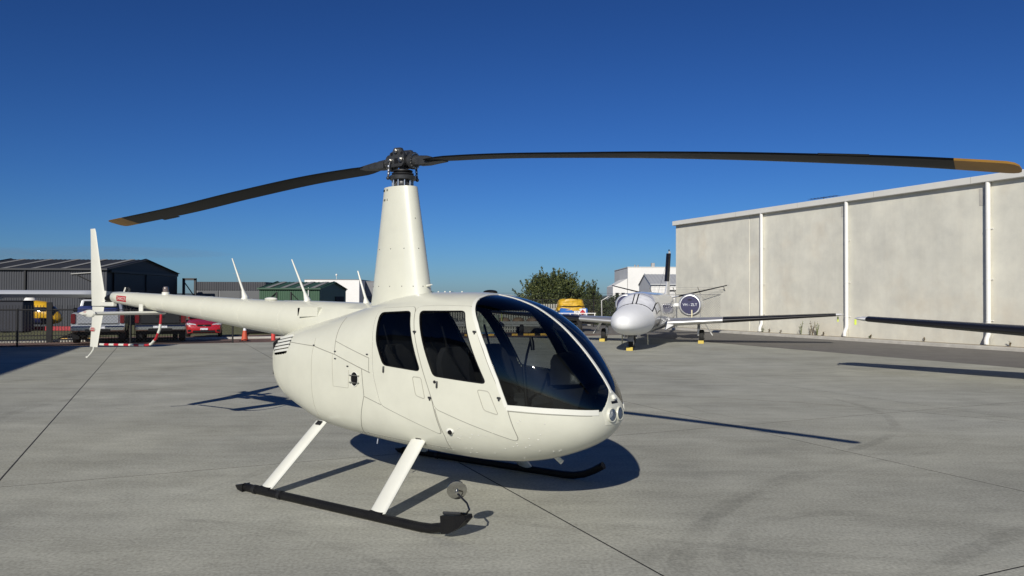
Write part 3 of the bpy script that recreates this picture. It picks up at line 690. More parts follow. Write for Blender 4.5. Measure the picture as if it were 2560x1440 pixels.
# ---- landing gear
for sg in (-1, 1):
    y = sg*1.072; b = MB()
    path = [(-.96, y, .040), (-.6, y, .038), (.3, y, .038), (1.18, y, .038), (1.30, y, .046), (1.42, y, .075), (1.53, y, .125), (1.63, y, .185)]
    b.tube(path, .036, 14); sk = b.build('skid', M_skid, heli)
    b = MB(); b.loft([[(-.94, y-.042, .002), (-.94, y+.042, .002), (-.94, y+.042, .075), (-.94, y-.042, .075)], [(-1.02, y-.035, .012), (-1.02, y+.035, .012), (-1.02, y+.035, .055), (-1.02, y-.035, .055)], [(-1.09, y-.006, .030), (-1.09, y+.006, .030), (-1.09, y+.006, .042), (-1.09, y-.006, .042)]]); b.build('skid_heel', M_skid, sk)
    b = MB(); b.box(-.75, 1.22, y-.018, y+.018, -.001, .006); b.build('skid_shoe', M_steel, sk)
    for uu in (-.80, -.45): b = MB(); b.tube([(uu-.02, y, .038), (uu+.02, y, .038)], .042, 14); b.build('skid_clamp', M_rubber, sk)
    for (ub, ut, chord) in ((-.66, -.575, .150), (.73, .69, .165)):
        b = MB(); rg = []; A = Vector((ub, y, .06)); Bp = Vector((ut, sg*.50, .60))
        for t in (0, .5, 1.0):
            c = A.lerp(Bp, t); ax = (Bp-A).normalized(); th_ = Vector((1, 0, 0)).cross(ax).normalized()
            rg.append([tuple(c+Vector((chord*.5*cos(a), 0, 0))+th_*(.030*sin(a)*(.75+.25*cos(a)))) for a in [2*pi*k/20 for k in range(20)]])
        st = b.loft(rg).build('skid_strut', M_white2, heli)
        b = MB(); c = A.lerp(Bp, .93); d2 = A.lerp(Bp, .985)
        nrm = Vector((1, 0, 0)).cross((Bp-A).normalized()).normalized()
        if nrm.y*sg < 0: nrm = -nrm
        for (o0, o1) in ((-.01, .05),):
            b.loft([[tuple(q+Vector((o0, 0, 0))+nrm*.022), tuple(q+Vector((o1, 0, 0))+nrm*.022), tuple(q+Vector((o1, 0, 0))+nrm*.035), tuple(q+Vector((o0, 0, 0))+nrm*.035)] for q in (c, d2)])
        b.build('strut_boot', M_rubber, st)
        b = MB(); b.tube([tuple(A+Vector((-.07, 0, -.005))), tuple(A+Vector((.07, 0, -.005)))], .030, 10); b.build('strut_shoe', M_skid, st)
# ballast box, mirror on the near skid
y = -1.072; b = MB()
prof = [(1.425, .170), (1.655, .205), (1.665, .180), (1.60, .110), (1.50, .050), (1.435, .040)]
b.loft([[(x, y-.045, z) for x, z in prof], [(x, y+.045, z) for x, z in prof]]); bx_ = b.build('skid_toe_box', M_skid, heli)
b = MB(); b.tube([(1.44, y-.02, .190), (1.60, y-.02, .210)], .012, 8); b.build('clamp_bar', M_hub, bx_)
mir_c = Vector((1.569, -1.097, .376)); nrm = Vector((.52, -.64, -.22)).normalized()
b = MB(); b.tube([(1.60, y-.01, .212), (1.655, y-.02, .218), (1.690, y-.03, .255), (1.672, y-.035, .30), tuple(mir_c+nrm*.035)], .008, 8); arm = b.build('mirror_arm', mat('dark_chrome', (.12, .12, .12), .2, 1.0), heli)
b = MB(frame(mir_c, nrm)); b.lathe([(.072, -.012), (.075, -.006), (.073, 0), (.055, .007), (.03, .011), (.001, .012)], 36); mir = b.build('mirror', mat('worn_chrome', (.55, .54, .50), .12, 1.0, noise=(20, .15)), arm)
b = MB(frame(mir_c, nrm)); b.lathe([(.012, .01), (.010, .03), (.014, .035), (.012, .045)], 14); b.build('mirror_stud', M_steel, arm)
# belly fittings
b = MB(); b.tube([(.10, -.42, .50), (.10, -.43, .455)], .007, 8); b.build('drain', M_steel, fus)
b = MB(); b.tube([(1.55, .25, .47), (1.60, .25, .40), (1.66, .25, .36)], .022, 10); b.build('drain_tube', M_white2, fus)
# ================================================================ site frame: p across the slabs, q away from the camera
SA = radians(24.5); E1 = (cos(SA), sin(SA)); E2 = (-sin(SA), cos(SA))
SITE = Matrix.Rotation(SA, 4, 'Z')
def site(p, q, z=0.0): return (p*E1[0]+q*E2[0], p*E1[1]+q*E2[1], z)
def ray_at(px, py, Y): return ((px-1280)/1923*Y, Y, 1.79+(745.5-py)/1923*Y)
def gpt(px, py, z=0.0):
    Y = 1923*(1.79-z)/(py-745.5); return ((px-1280)/1923*Y, Y, z)
P0, DP, Q0, DQ = 7.35, 4.385, 8.6, 5.3
# ---- concrete: mottled, with brushed streaks, tyre arcs and dark spots that have their own places
def circle3(a, b, c):
    ax, ay, bx, by, cx, cy = a[0], a[1], b[0], b[1], c[0], c[1]; d = 2*(ax*(by-cy)+bx*(cy-ay)+cx*(ay-by))
    ux = ((ax*ax+ay*ay)*(by-cy)+(bx*bx+by*by)*(cy-ay)+(cx*cx+cy*cy)*(ay-by))/d
    uy = ((ax*ax+ay*ay)*(cx-bx)+(bx*bx+by*by)*(ax-cx)+(cx*cx+cy*cy)*(bx-ax))/d
    return (ux, uy), hypot(ax-ux, ay-uy)
def concrete_material():
    m = bpy.data.materials.new('apron_concrete'); m.use_nodes = True; t = m.node_tree; b = t.nodes['Principled BSDF']
    N, Lk = t.nodes.new, t.links.new
    geo = N('ShaderNodeNewGeometry'); oi = N('ShaderNodeObjectInfo')
    def noise(scale, detail=8, stretch=None, rot=0, rough=.6):
        n = N('ShaderNodeTexNoise'); n.inputs['Scale'].default_value = scale; n.inputs['Detail'].default_value = detail; n.inputs['Roughness'].default_value = rough
        mp = N('ShaderNodeMapping'); mp.inputs['Rotation'].default_value = (0, 0, rot)
        if stretch: mp.inputs['Scale'].default_value = stretch
        Lk(geo.outputs['Position'], mp.inputs[0]); Lk(mp.outputs[0], n.inputs['Vector']); return n.outputs['Fac']
    def rng(x, a, c, lo, hi):
        r = N('ShaderNodeMapRange'); r.inputs[1].default_value = a; r.inputs[2].default_value = c; r.inputs[3].default_value = lo; r.inputs[4].default_value = hi; Lk(x, r.inputs[0]); return r.outputs[0]
    def mul(x, y):
        q = N('ShaderNodeMath'); q.operation = 'MULTIPLY'
        for i, s in enumerate((x, y)):
            if isinstance(s, float): q.inputs[i].default_value = s
            else: Lk(s, q.inputs[i])
        return q.outputs[0]
    v = rng(noise(.22, 6), .3, .7, .90, 1.08)
    v = mul(v, rng(noise(.9, 9), .32, .66, .88, 1.05)); v = mul(v, rng(noise(2.6, 8, (.6, 1.3, 1), -.2), .34, .62, .91, 1.03))
    v = mul(v, rng(noise(38, 7), .28, .72, .72, 1.26))
    v = mul(v, rng(noise(260, 3), .25, .75, .86, 1.14))
    v = mul(v, rng(noise(.55, 7, (.28, 2.4, 1), -.30), .38, .66, .90, 1.04))          # long brushed bands
    v = mul(v, rng(noise(1.3, 6, (.22, 2.8, 1), .18), .52, .70, 1.0, .92))
    v = mul(v, rng(noise(4.2, 6, (.5, 1.7, 1), -.45), .54, .72, 1.0, .90))
    v = mul(v, rng(oi.outputs['Random'], 0, 1, .955, 1.045))
    arcs = [((2110, 1000), (2228, 1048), (2120, 1122), .17, 0.72), ((1560, 984), (2100, 1011), (2560, 1052), .12, 0.68), ((1838, 1400), (1850, 1330), (2130, 1278), .20, 0.74),
            ((1700, 1420), (1760, 1310), (2000, 1180), .22, 0.74), ((480, 1300), (780, 1345), (1000, 1440), .10, 0.76), ((1500, 1330), (1900, 1370), (2560, 1412), .11, 0.78),
            ((2300, 1440), (2400, 1380), (2560, 1320), .22, 0.74), ((620, 960), (300, 985), (0, 1050), .25, 0.79), ((1620, 1400), (1900, 1230), (2300, 1130), .16, 0.80),
            ((500, 1230), (700, 1160), (760, 1100), .16, 0.82), ((0, 960), (330, 930), (690, 905), .3, 0.78), ((1700, 1010), (2000, 1060), (2480, 1075), .08, 0.80)]
    wob = N('ShaderNodeTexNoise'); wob.inputs['Scale'].default_value = 1.4; wob.inputs['Detail'].default_value = 3; Lk(geo.outputs['Position'], wob.inputs['Vector'])
    wbl = N('ShaderNodeMath'); wbl.operation = 'MULTIPLY_ADD'; wbl.inputs[1].default_value = .12; wbl.inputs[2].default_value = -.06; Lk(wob.outputs['Fac'], wbl.inputs[0])
    fine = noise(9, 5); patch = rng(noise(.8, 5), .34, .58, 0.1, 1.0)
    for a, c, d, w, dark in arcs:
        ctr, R = circle3(gpt(*a), gpt(*c), gpt(*d))
        ds = N('ShaderNodeVectorMath'); ds.operation = 'DISTANCE'; ds.inputs[1].default_value = (*ctr, 0); Lk(geo.outputs['Position'], ds.inputs[0])
        s = N('ShaderNodeMath'); s.operation = 'SUBTRACT'; s.inputs[1].default_value = R; Lk(ds.outputs['Value'], s.inputs[0])
        s2 = N('ShaderNodeMath'); s2.operation = 'ADD'; Lk(s.outputs[0], s2.inputs[0]); Lk(wbl.outputs[0], s2.inputs[1])
        ab = N('ShaderNodeMath'); ab.operation = 'ABSOLUTE'; Lk(s2.outputs[0], ab.inputs[0])
        pa, pc, pd = [Vector(gpt(*k)[:2])-Vector(ctr) for k in (a, c, d)]; md = pc.normalized(); cmin = min(pa.normalized().dot(md), pd.normalized().dot(md))
        sb = N('ShaderNodeVectorMath'); sb.operation = 'SUBTRACT'; sb.inputs[1].default_value = (*ctr, 0); Lk(geo.outputs['Position'], sb.inputs[0])
        nm = N('ShaderNodeVectorMath'); nm.operation = 'NORMALIZE'; Lk(sb.outputs[0], nm.inputs[0]); dt_ = N('ShaderNodeVectorMath'); dt_.operation = 'DOT_PRODUCT'; dt_.inputs[1].default_value = (md.x, md.y, 0); Lk(nm.outputs[0], dt_.inputs[0])
        edge = 1-(1-cmin)*1.0
        band_ = mul(rng(ab.outputs[0], w*.30, w*.50, 1.0, 0.0), rng(fine, .36, .62, .35, 1.0)); band_ = mul(band_, patch); band_ = mul(band_, rng(dt_.outputs['Value'], edge-(1-cmin)*.35-1e-5, edge, 0.0, 1.0))
        v = mul(v, rng(band_, 0, 1, 1.0, dark+.06))
    spots = N('ShaderNodeTexVoronoi'); spots.inputs['Scale'].default_value = .42; spots.inputs['Randomness'].default_value = 1.0; Lk(geo.outputs['Position'], spots.inputs['Vector'])
    v = mul(v, rng(spots.outputs['Distance'], .010, .022, .62, 1.0))
    ramp = N('ShaderNodeMix'); ramp.data_type = 'RGBA'
    ramp.inputs[6].default_value = (.424, .425, .374, 1); ramp.inputs[7].default_value = (.432, .427, .358, 1); Lk(rng(noise(.12, 4), .4, .62, 0, 1), ramp.inputs[0])
    sc_ = N('ShaderNodeMix'); sc_.data_type = 'RGBA'; sc_.blend_type = 'MULTIPLY'; sc_.inputs[0].default_value = 1.0
    cb = N('ShaderNodeCombineColor'); [Lk(v, cb.inputs[i]) for i in range(3)]
    Lk(ramp.outputs[2], sc_.inputs[6]); Lk(cb.outputs[0], sc_.inputs[7]); Lk(sc_.outputs[2], b.inputs['Base Color'])
    Lk(rng(v, .6, 1.1, .80, .95), b.inputs['Roughness']); b.inputs['Specular IOR Level'].default_value = .06
    bp = N('ShaderNodeBump'); bp.inputs['Strength'].default_value = .25; bp.inputs['Distance'].default_value = .004; Lk(noise(70, 8), bp.inputs['Height']); Lk(bp.outputs[0], b.inputs['Normal'])
    return m
M_conc = concrete_material()
M_joint = mat('joint_filler', (.02, .019, .018), .95, noise=(6, .3))
M_asph = mat('grey_asphalt', (.165, .155, .14), .9, noise=(1.2, .18), bump=(90, .5))
M_kerb = mat('kerb_concrete', (.50, .48, .43), .85, noise=(2.5, .18), bump=(60, .2))
M_soil = mat('dry_soil', (.30, .25, .18), .95, noise=(4, .4), bump=(40, .6))
M_pave = mat('red_brown_paving', (.17, .105, .08), .9, noise=(1.5, .3), bump=(60, .3))
M_grass = mat('dry_grass', (.13, .13, .055), .95, noise=(2.2, .45), bump=(50, .7))
far = MB(); far.box(-4500, 4500, 30, 7500, -3.0, -.62); far.box(-4500, 4500, -400, 30, -3.0, -.62); far.build('terrain', mat('far_dry_ground', (.15, .14, .085), .95, noise=(.05, .35)), None, 0, kind='structure')
ap = MB(SITE); ap.box(-70, 20.497, -40, 32.14, -.30, -.0010); apron = ap.build('apron', M_joint, None, 0, kind='structure')
sm = MB(); sm.bbox(-DP/2+.008, DP/2-.008, -DQ/2+.008, DQ/2-.008, -.034, 0, .0015); slab_me = sm.mesh('slab', M_conc, 30)
for i in range(-7, 3):
    for j in range(-2, 5):
        q0 = Q0+DQ*j
        if q0+DQ > 32.6: continue
        M_ = SITE @ Matrix.Translation((P0+DP*(i+.5), q0+DQ/2, 0)); link('slab', slab_me, apron, M_)
sm = MB(); ln = 32.12-(Q0+DQ*4); sm.bbox(-DP/2+.006, DP/2-.006, -ln/2+.006, ln/2, -.034, 0, .0015); slab2 = sm.mesh('slab', M_conc, 30)
for i in range(-7, 3): link('slab', slab2, apron, SITE @ Matrix.Translation((P0+DP*(i+.5), 32.12-ln/2, 0)))
# apron behind and beside the photographer: same concrete, one sheet
MB(SITE).box(-70, P0-DP*7-.006, -40, 32.12, -.034, 0).build('apron_edge_pour', M_conc, apron, 0)
MB(SITE).box(P0-DP*7+.006, 20.49, -40, Q0-DQ*2-.006, -.034, 0).build('apron_edge_pour', M_conc, apron, 0)
# asphalt strip, kerb and soil along the tilt-up wall
MB(SITE).box(20.5, 26.98, -40, 60, -.30, -.006).build('asphalt_strip', M_asph, None, 0, kind='structure')
MB(SITE).bbox(26.98, 27.45, -40, 39.5, -.30, .11, .03).build('kerb', M_kerb, None, 40, kind='structure')
MB(SITE).box(27.45, 28.40, -40, 39.5, -.30, .085).build('soil_strip', M_soil, None, 0, kind='structure')
# paving falls away behind the apron
pv = MB(SITE); pv.add([(-70, 32.15, -.012), (60, 32.15, -.012), (60, 50, -.52), (-70, 50, -.52), (-70, 32.15, -.6), (60, 32.15, -.6), (60, 50, -.66), (-70, 50, -.66)], [(0, 1, 2, 3), (4, 7, 6, 5), (0, 4, 5, 1), (1, 5, 6, 2), (2, 6, 7, 3), (3, 7, 4, 0)])
pv.build('paving', M_pave, None, 0, kind='structure')
def pave_z(x, y):
    q = x*E2[0]+y*E2[1]; return -.012 if q < 32.15 else max(-.52, -.012-(q-32.15)/17.85*.508)
MB(SITE).box(-90, 13.2, 50.0, 85, -.70, -.505).build('grass_verge', M_grass, None, 0, kind='structure')
MB(SITE).box(13.3, 60, 50.0, 120, -.70, -.51).build('yard', M_asph, None, 0, kind='structure')
# low wooded hills on the horizon
hb = MB(); rg = []
for i in range(161):
    x = -3400+6800*i/160; hgt = 14+16*(.5+.5*sin(i*.21+1.0))*(.6+.4*sin(i*.057))+5*sin(i*.83)+(10 if i > 90 else 0)
    rg.append([(x, 3000, -2), (x, 3100, hgt*.8), (x, 3250, hgt), (x, 3600, -2)])
hb.loft(rg, False, False, None, False); hb.build('hills', mat('far_wooded_hills', (.075, .10, .105), .95, noise=(.02, .3)), None, 60, kind='structure')

# ================================================================ the tilt-up concrete building on the right
def panel_material():
    m = bpy.data.materials.new('tilt_up_concrete'); m.use_nodes = True; t = m.node_tree; b = t.nodes['Principled BSDF']; N, Lk = t.nodes.new, t.links.new
    geo = N('ShaderNodeNewGeometry')
    def noise(sc, dt, st=None):
        n = N('ShaderNodeTexNoise'); n.inputs['Scale'].default_value = sc; n.inputs['Detail'].default_value = dt; n.inputs['Roughness'].default_value = .62
        mp = N('ShaderNodeMapping'); mp.inputs['Scale'].default_value = st or (1, 1, 1); Lk(geo.outputs['Position'], mp.inputs[0]); Lk(mp.outputs[0], n.inputs['Vector']); return n.outputs['Fac']
    r1 = N('ShaderNodeValToRGB'); e = r1.color_ramp.elements; e[0].position = .30; e[0].color = (.60, .59, .52, 1); e[1].position = .66; e[1].color = (.76, .74, .635, 1); Lk(noise(.5, 8), r1.inputs[0])
    r2 = N('ShaderNodeValToRGB'); e = r2.color_ramp.elements; e[0].position = .32; e[0].color = (.92, .92, .925, 1); e[1].position = .60; e[1].color = (1, 1, 1, 1); Lk(noise(1.6, 10), r2.inputs[0])
    r3 = N('ShaderNodeValToRGB'); e = r3.color_ramp.elements; e[0].position = .30; e[0].color = (.95, .945, .94, 1); e[1].position = .6; e[1].color = (1, 1, 1, 1); Lk(noise(3.0, 6, (1, 1, .12)), r3.inputs[0])
    r4 = N('ShaderNodeValToRGB'); e = r4.color_ramp.elements; e[0].position = .54; e[0].color = (1, 1, 1, 1); e[1].position = .72; e[1].color = (.965, .92, .88, 1); Lk(noise(.35, 4), r4.inputs[0])
    def mulc(a, c):
        x = N('ShaderNodeMix'); x.data_type = 'RGBA'; x.blend_type = 'MULTIPLY'; x.inputs[0].default_value = 1; Lk(a, x.inputs[6]); Lk(c, x.inputs[7]); return x.outputs[2]
    Lk(mulc(mulc(mulc(r1.outputs[0], r2.outputs[0]), r3.outputs[0]), r4.outputs[0]), b.inputs['Base Color']); b.inputs['Roughness'].default_value = .85; b.inputs['Specular IOR Level'].default_value = .25
    bp = N('ShaderNodeBump'); bp.inputs['Strength'].default_value = .12; bp.inputs['Distance'].default_value = .01; Lk(noise(14, 8), bp.inputs['Height']); Lk(bp.outputs[0], b.inputs['Normal'])
    return m
M_tilt = panel_material(); M_bwhite = mat('white_painted_metal', (.78, .77, .73), .45, noise=(1.5, .05)); M_fascia = mat('pale_steel_fascia', (.70, .69, .64), .5, noise=(.8, .06))
tb_ = thing('warehouse', 'tall warehouse of raw tilt-up concrete panels with white downpipes at right', 'building', site(28.3, 25, 0), SA)
WZ = 6.22
MB().box(.20, 13, -14.8, 13.15, 0, WZ+.02).build('core_wall', M_tilt, tb_, 0)
qs = [10.2, 18.85, 25.40, 30.80, 31.78, 38.2]
for a, c in zip(qs, qs[1:]):
    MB().bbox(-.02 if c-a > 1.5 else -.005, .19, a-25+.012, c-25-.012, 0, WZ, .012).build('concrete_panel', M_tilt, tb_, 30)
MB().box(-.22, 13.1, -14.9, 13.25, WZ+.03, WZ+.07).build('roof_deck', M_fascia, tb_, 0)
g_ = MB(); g_.bbox(-.24, -.03, -14.9, 13.25, WZ-.02, WZ+.245, .015); g_.build('gutter', M_fascia, tb_)
for a in (-10, -5.6, -1.2, 3.2, 7.6): MB().box(-.2435, -.2405, a-.01, a+.01, WZ-.015, WZ+.24).build('gutter_joint', M_kerb, tb_, 0)
for q in (18.80, 25.35, 30.76):
    y = q-25; b = MB(); b.tube([(-.14, y, WZ-.01), (-.14, y, .62), (-.15, y, .50), (-.24, y, .34), (-.27, y, .26), (-.27, y, .12)], .085, 16); dp = b.build('downpipe', M_bwhite, tb_)
    for z in (1.0, 2.55, 4.45):
        b = MB(); b.tube([(-.14, y, z-.025), (-.14, y, z+.025)], .092, 16); b.box(-.06, -.02, y-.13, y+.13, z-.012, z+.012); b.build('pipe_bracket', M_bwhite, dp)
b = MB(); b.tube([(1.5, 3.2, WZ+.07), (1.5, 3.2, WZ+.62)], .02, 6); b.tube([(1.5, 2.3, WZ+.58), (1.5, 4.1, WZ+.62)], .012, 6)
for k in range(9): b.tube([(1.25, 2.4+.2*k, WZ+.60), (1.75, 2.4+.2*k, WZ+.60)], .006, 5)
b.build('aerial', M_joint, tb_)
MB().bbox(-.030, -.0205, -6.05, -5.78, 5.35, 6.0, .004).build('patch_repair', M_kerb, tb_); MB().bbox(-.030, -.0205, .47, .74, 5.55, 6.05, .004).build('patch_repair', M_kerb, tb_)
# weeds along the wall foot
M_weed = mat('dry_weed', (.16, .12, .06), .9, noise=(20, .4)); M_weed2 = mat('green_weed', (.14, .17, .05), .9, noise=(20, .4))
def weed(p, q, h_, n, green, label):
    b = MB(); x, y, z = 0, 0, 0
    for k in range(n):
        a = random.uniform(0, 2*pi); l = h_*random.uniform(.6, 1.0); s = random.uniform(.05, .22)*h_
        t1 = (cos(a)*s*.5, sin(a)*s*.5, l*.55); t2 = (cos(a)*s, sin(a)*s, l); b.tube([(0, 0, -.02), t1, t2], [.008, .006, .004], 5)
        for w in range(6):
            f = random.uniform(.45, 1.05); c = Vector(t2)*f; d = Vector((random.uniform(-1, 1), random.uniform(-1, 1), random.uniform(.1, 1)))*.05; e = d.cross(Vector((0, 0, 1)))*.4
            b.add([tuple(c), tuple(c+d*.6+e), tuple(c+d*1.4), tuple(c+d*.6-e)], [(0, 1, 2, 3)])
    x, y, _ = site(p, q); o = b.build('weed', M_weed2 if green else M_weed, None, 0, label=label, category='weed', group='weeds along the warehouse wall'); o.location = (x, y, .085); return o
for p, q, h_, n, g in ((28.0, 27.9, .62, 6, 1), (27.95, 27.3, .35, 5, 0), (27.95, 27.15, .70, 7, 0), (28.0, 26.9, .66, 7, 1)):
    weed(p, q, h_, n, g, 'tall straggly weed in the clump at the warehouse wall foot')
for k in range(16):
    q = random.choice([random.uniform(12, 19), random.uniform(19, 31)]); weed(28.15, q, random.uniform(.08, .2), 4, k % 3 == 0, 'short dry weed in the soil strip along the warehouse wall')
# ================================================================ buildings behind the fence
M_navy = mat('dark_slate_cladding', (.036, .039, .048), .55, noise=(.6, .1)); M_navyroof = mat('dark_slate_roof', (.036, .038, .042), .6, noise=(.5, .12))
M_sky = mat('translucent_roof_sheet', (.26, .26, .245), .6, noise=(2, .15)); M_dark = mat('dark_opening', (.006, .007, .009), .9)
M_green = mat('green_cladding', (.030, .085, .045), .6, noise=(.6, .12)); M_greenroof = mat('green_roof', (.035, .085, .05), .6, noise=(.5, .1))
M_grey = mat('mid_grey_cladding', (.20, .205, .215), .6, noise=(.7, .08)); M_pale = mat('white_cladding', (.74, .73, .70), .6, noise=(.5, .05)); M_galv = mat('galvanised_steel', (.36, .36, .35), .5, .5, noise=(6, .15))
M_blackm = mat('black_powder_coat', (.008, .008, .009), .5)
def corr(b, a, c, z0, z1, pitch, depth, axis='x', other=0.0, sgn=-1):
    """corrugated sheet along axis from a to c; other = position on the other axis, ribs stick out by sgn*depth"""
    n = int((c-a)/pitch); pr = []
    for i in range(n+1):
        x = a+(c-a)*i/n
        pr += [(x, other), (x+pitch*.35, other), (x+pitch*.45, other+sgn*depth), (x+pitch*.85, other+sgn*depth)] if i < n else [(x, other)]
    rings = [[(x, y, z) if axis == 'x' else (y, x, z) for x, y in pr] for z in (z0, z1)]
    b.loft(rings, False, False, None, False)
def gable_shed(name, label, X0, X1, Y0, Y1, ze, zr, wall, roof, n_sky=0, base=-.6, gable_wall=None, pitch=.19):
    """long side towards the camera, gable ends left and right, ridge along x"""
    t = thing(name, label, 'building', ((X0+X1)/2, (Y0+Y1)/2, base)); ox, oy = (X0+X1)/2, (Y0+Y1)/2
    x0, x1, y0, y1, e, r = X0-ox, X1-ox, Y0-oy, Y1-oy, ze-base, zr-base
    b = MB(); corr(b, x0, x1, 0, e, pitch, .03, 'x', y0, -1); b.build('front_wall', wall, t, 30)
    b = MB(); corr(b, x0, x1, 0, e, pitch, .03, 'x', y1, 1); b.build('rear_wall', wall, t, 30)
    for x in (x0, x1):
        b = MB(); s = 1 if x > 0 else -1; b.add([(x, y0, 0), (x, y1, 0), (x, y1, e), (x, 0, r), (x, y0, e)], [(0, 1, 2, 3, 4) if s > 0 else (4, 3, 2, 1, 0)]); b.build('gable_wall', gable_wall or wall, t, 0)
    for s in (-1, 1):
        b = MB(); n = int((x1-x0)/.38); rg = []
        for i in range(n+1):
            x = x0-.12+(x1-x0+.24)*i/n
            for (dx, hh) in ((0, 0), (.05, .03), (.10, .03), (.15, 0)): rg.append([(x+dx, s*(abs(y0)+.15), e-.035+hh+.06), (x+dx, 0, r+hh+.03)])
        b.loft(rg, False, False, None, False); ro = b.build('roof_slope', roof, t, 30)
        if s < 0:
            for k in range(n_sky):
                xc = x0+(x1-x0)*(k+.55)/n_sky; b = MB(); b.add([(xc-.22, -(abs(y0)+.13), e+.075), (xc+.22, -(abs(y0)+.13), e+.075), (xc+.22, -.08, r+.075), (xc-.22, -.08, r+.075)], [(0, 1, 2, 3)]); b.build('skylight_sheet', M_sky, ro, 0)
    MB().box(x0-.14, x1+.14, y0-.28, y0-.10, e-.07, e+.06).build('gutter', roof, t, 0)
    for x in (x0, x1):
        b = MB(); s = 1 if x > 0 else -1
        b.loft([[(x+s*.01, yy, zz-.10), (x+s*.05, yy, zz-.10), (x+s*.05, yy, zz+.08), (x+s*.01, yy, zz+.08)] for yy, zz in ((y0-.12, e), (0, r+.05), (y1+.12, e))]); b.build('barge_board', roof, t, 0)
    return t, (x0, x1, y0, y1, e, r)
def slat_door(t, x, ya, yb, z0, z1, m, nm='sliding_door'):
    MB().bbox(x, x+.06, ya, yb, z0, z1, .01).build(nm, m, t)
hg, (x0, x1, y0, y1, e, r) = gable_shed('hangar', 'large dark slate corrugated hangar with pale roof strips at left', -43.2, -31.6, 60, 72.6, 3.95, 4.98, M_navy, M_navyroof, 5, gable_wall=mat('shaded_gable', (.014, .016, .022), .6))  # gable and door colour darkened to hold the shade of that end
slat_door(hg, x1+.05, y0+.9, -.1, 0, e-.25, MATS['shaded_gable']); slat_door(hg, x1+.13, -.2, y1-.9, 0, e-.25, MATS['shaded_gable'])
MB().box(x1+.03, x1+.22, y0+.3, y1-.3, e-.23, e-.05).build('door_track', M_navyroof, hg, 0)
b = MB(); b.box(x0+5.2, x0+5.34, y0-.16, y0-.05, 0, e); b.build('downpipe', M_blackm, hg, 0)
b = MB(); b.tube([(x1-.95, y0-.12, 0), (x1-.95, y0-.12, e-.22)], .05, 8); b.tube([(x1-.95, y0-.12, e-.25), (x1-2.75, y0-.12, e-.38)], .045, 8); aw = b.build('awning_frame', M_galv, hg)
MB().tube([(x1-.95, y0-.12, e-1.05), (x1-2.3, y0-.14, e-.42)], .035, 6).build('awning_brace', M_blackm, aw)
g2 = MB(); 
for yy in (0,): g2.box(-31.3, -31.1, 73.0, 73.2, -.6, 3.55); g2.box(-30.2, -30.0, 73.0, 73.2, -.6, 3.55); g2.box(-31.3, -30.0, 73.0, 73.2, 3.4, 3.6); g2.tube([(-31.2, 73.1, 3.3), (-30.2, 73.1, 1.9)], .05, 6)
g2.build('door_gantry', M_navyroof, None, 0, label='dark steel door gantry standing at the right corner of the slate hangar', category='gantry')
t = thing('flat_roofed_shed', 'low dark flat-roofed shed with grey doors between hangar and green shed', 'building', (-28, 80, -.6))
MB().box(-3.2, 3.6, -4.0, 4.0, 0, 3.2).build('wall', M_grey, t, 0)
b = MB(); corr(b, -3.2, 3.6, 3.10, 3.90, .22, .03, 'x', -4.06, -1); b.build('fascia', M_navy, t, 30)
MB().box(-3.25, 3.65, -4.05, 4.05, 3.2, 3.92).build('roof_box', M_navyroof, t, 0)
for k in range(3): MB().bbox(-3.0+2.15*k, -.98+2.15*k, -4.10, -4.03, 0, 3.05, .01).build('door_panel', mat('grey_door', (.095, .10, .108), .6, noise=(.8, .1)), t)
MB().box(-3.42, -3.26, -4.05, 4.0, 0, 3.9).build('end_flashing', M_pale, t, 0)
gs, (x0, x1, y0, y1, e, r) = gable_shed('green_shed', 'dark green corrugated shed with pale roof strips behind the tail boom', -23.0, -17.5, 70, 81, 2.60, 3.28, M_green, M_greenroof, 4, gable_wall=M_green)
MB().bbox(x1+.02, x1+.07, -2.6, -.4, 0, 2.0, .01).build('side_door', mat('pale_blue_door', (.30, .34, .40), .5), gs); MB().bbox(x1+.02, x1+.06, .6, 4.4, 0, 2.5, .01).build('roller_door', M_dark, gs)
MB().tube([(x1-1.0, y0-.1, 0), (x1-1.0, y0-.1, e+.1)], .045, 8).build('downpipe', M_pale, gs)
for xa in (-1.2, .1):
    b = MB(); b.box(xa, xa+.10, y0-.14, y0-.06, 0, e-.3); b.tube([(xa+.05, y0-.12, e-.35), (xa+(.9 if xa > 0 else -.9), y0-.12, e-1.2)], .04, 6); b.build('door_brace', M_blackm, gs)
t = thing('white_warehouse', 'plain white box warehouse behind the green shed', 'building', (-23.4, 104, -.6)); MB().bbox(-3.6, 3.55, -4, 4, 0, 4.7, .03).build('wall', M_pale, t); MB().box(-3.62, 3.57, -4.02, 4.02, 4.7, 4.78).build('parapet_cap', M_grey, t, 0)
t = thing('grey_warehouse', 'grey warehouse with dark upper band standing right of the white warehouse', 'building', (-18.4, 108, -.6)); MB().bbox(-1.35, 3.2, -4, 4, 0, 4.55, .03).build('wall', M_grey, t); MB().box(-1.3, 3.15, -4.06, -4.0, 0, 2.6).build('roller_door', mat('grey_door', (.095, .10, .108), .6), t, 0); MB().box(-1.37, 3.22, -4.05, 4.02, 4.55, 4.65).build('parapet_cap', M_grey, t, 0)
b = MB(); b.cyl((-22.9, 100.3, -.6), (-22.9, 100.3, 4.6), .03, 8); b.ell((-22.9, 100.3, 4.75), .14, .14, .16, 10, 6); b.build('lamp_post', M_pale, None, 40, label='thin lamp post with white globe rising before the white warehouse', category='lamp')
b = MB(); b.cyl((-28.1+.2, 78, 3.3), (-27.9, 78, 4.4), .02, 6); b.cyl((-28.3, 78, 4.2), (-27.5, 78, 4.2), .012, 6); b.build('aerial_mast', M_galv, None, 40, label='thin aerial mast on the roof of the low dark shed', category='aerial')
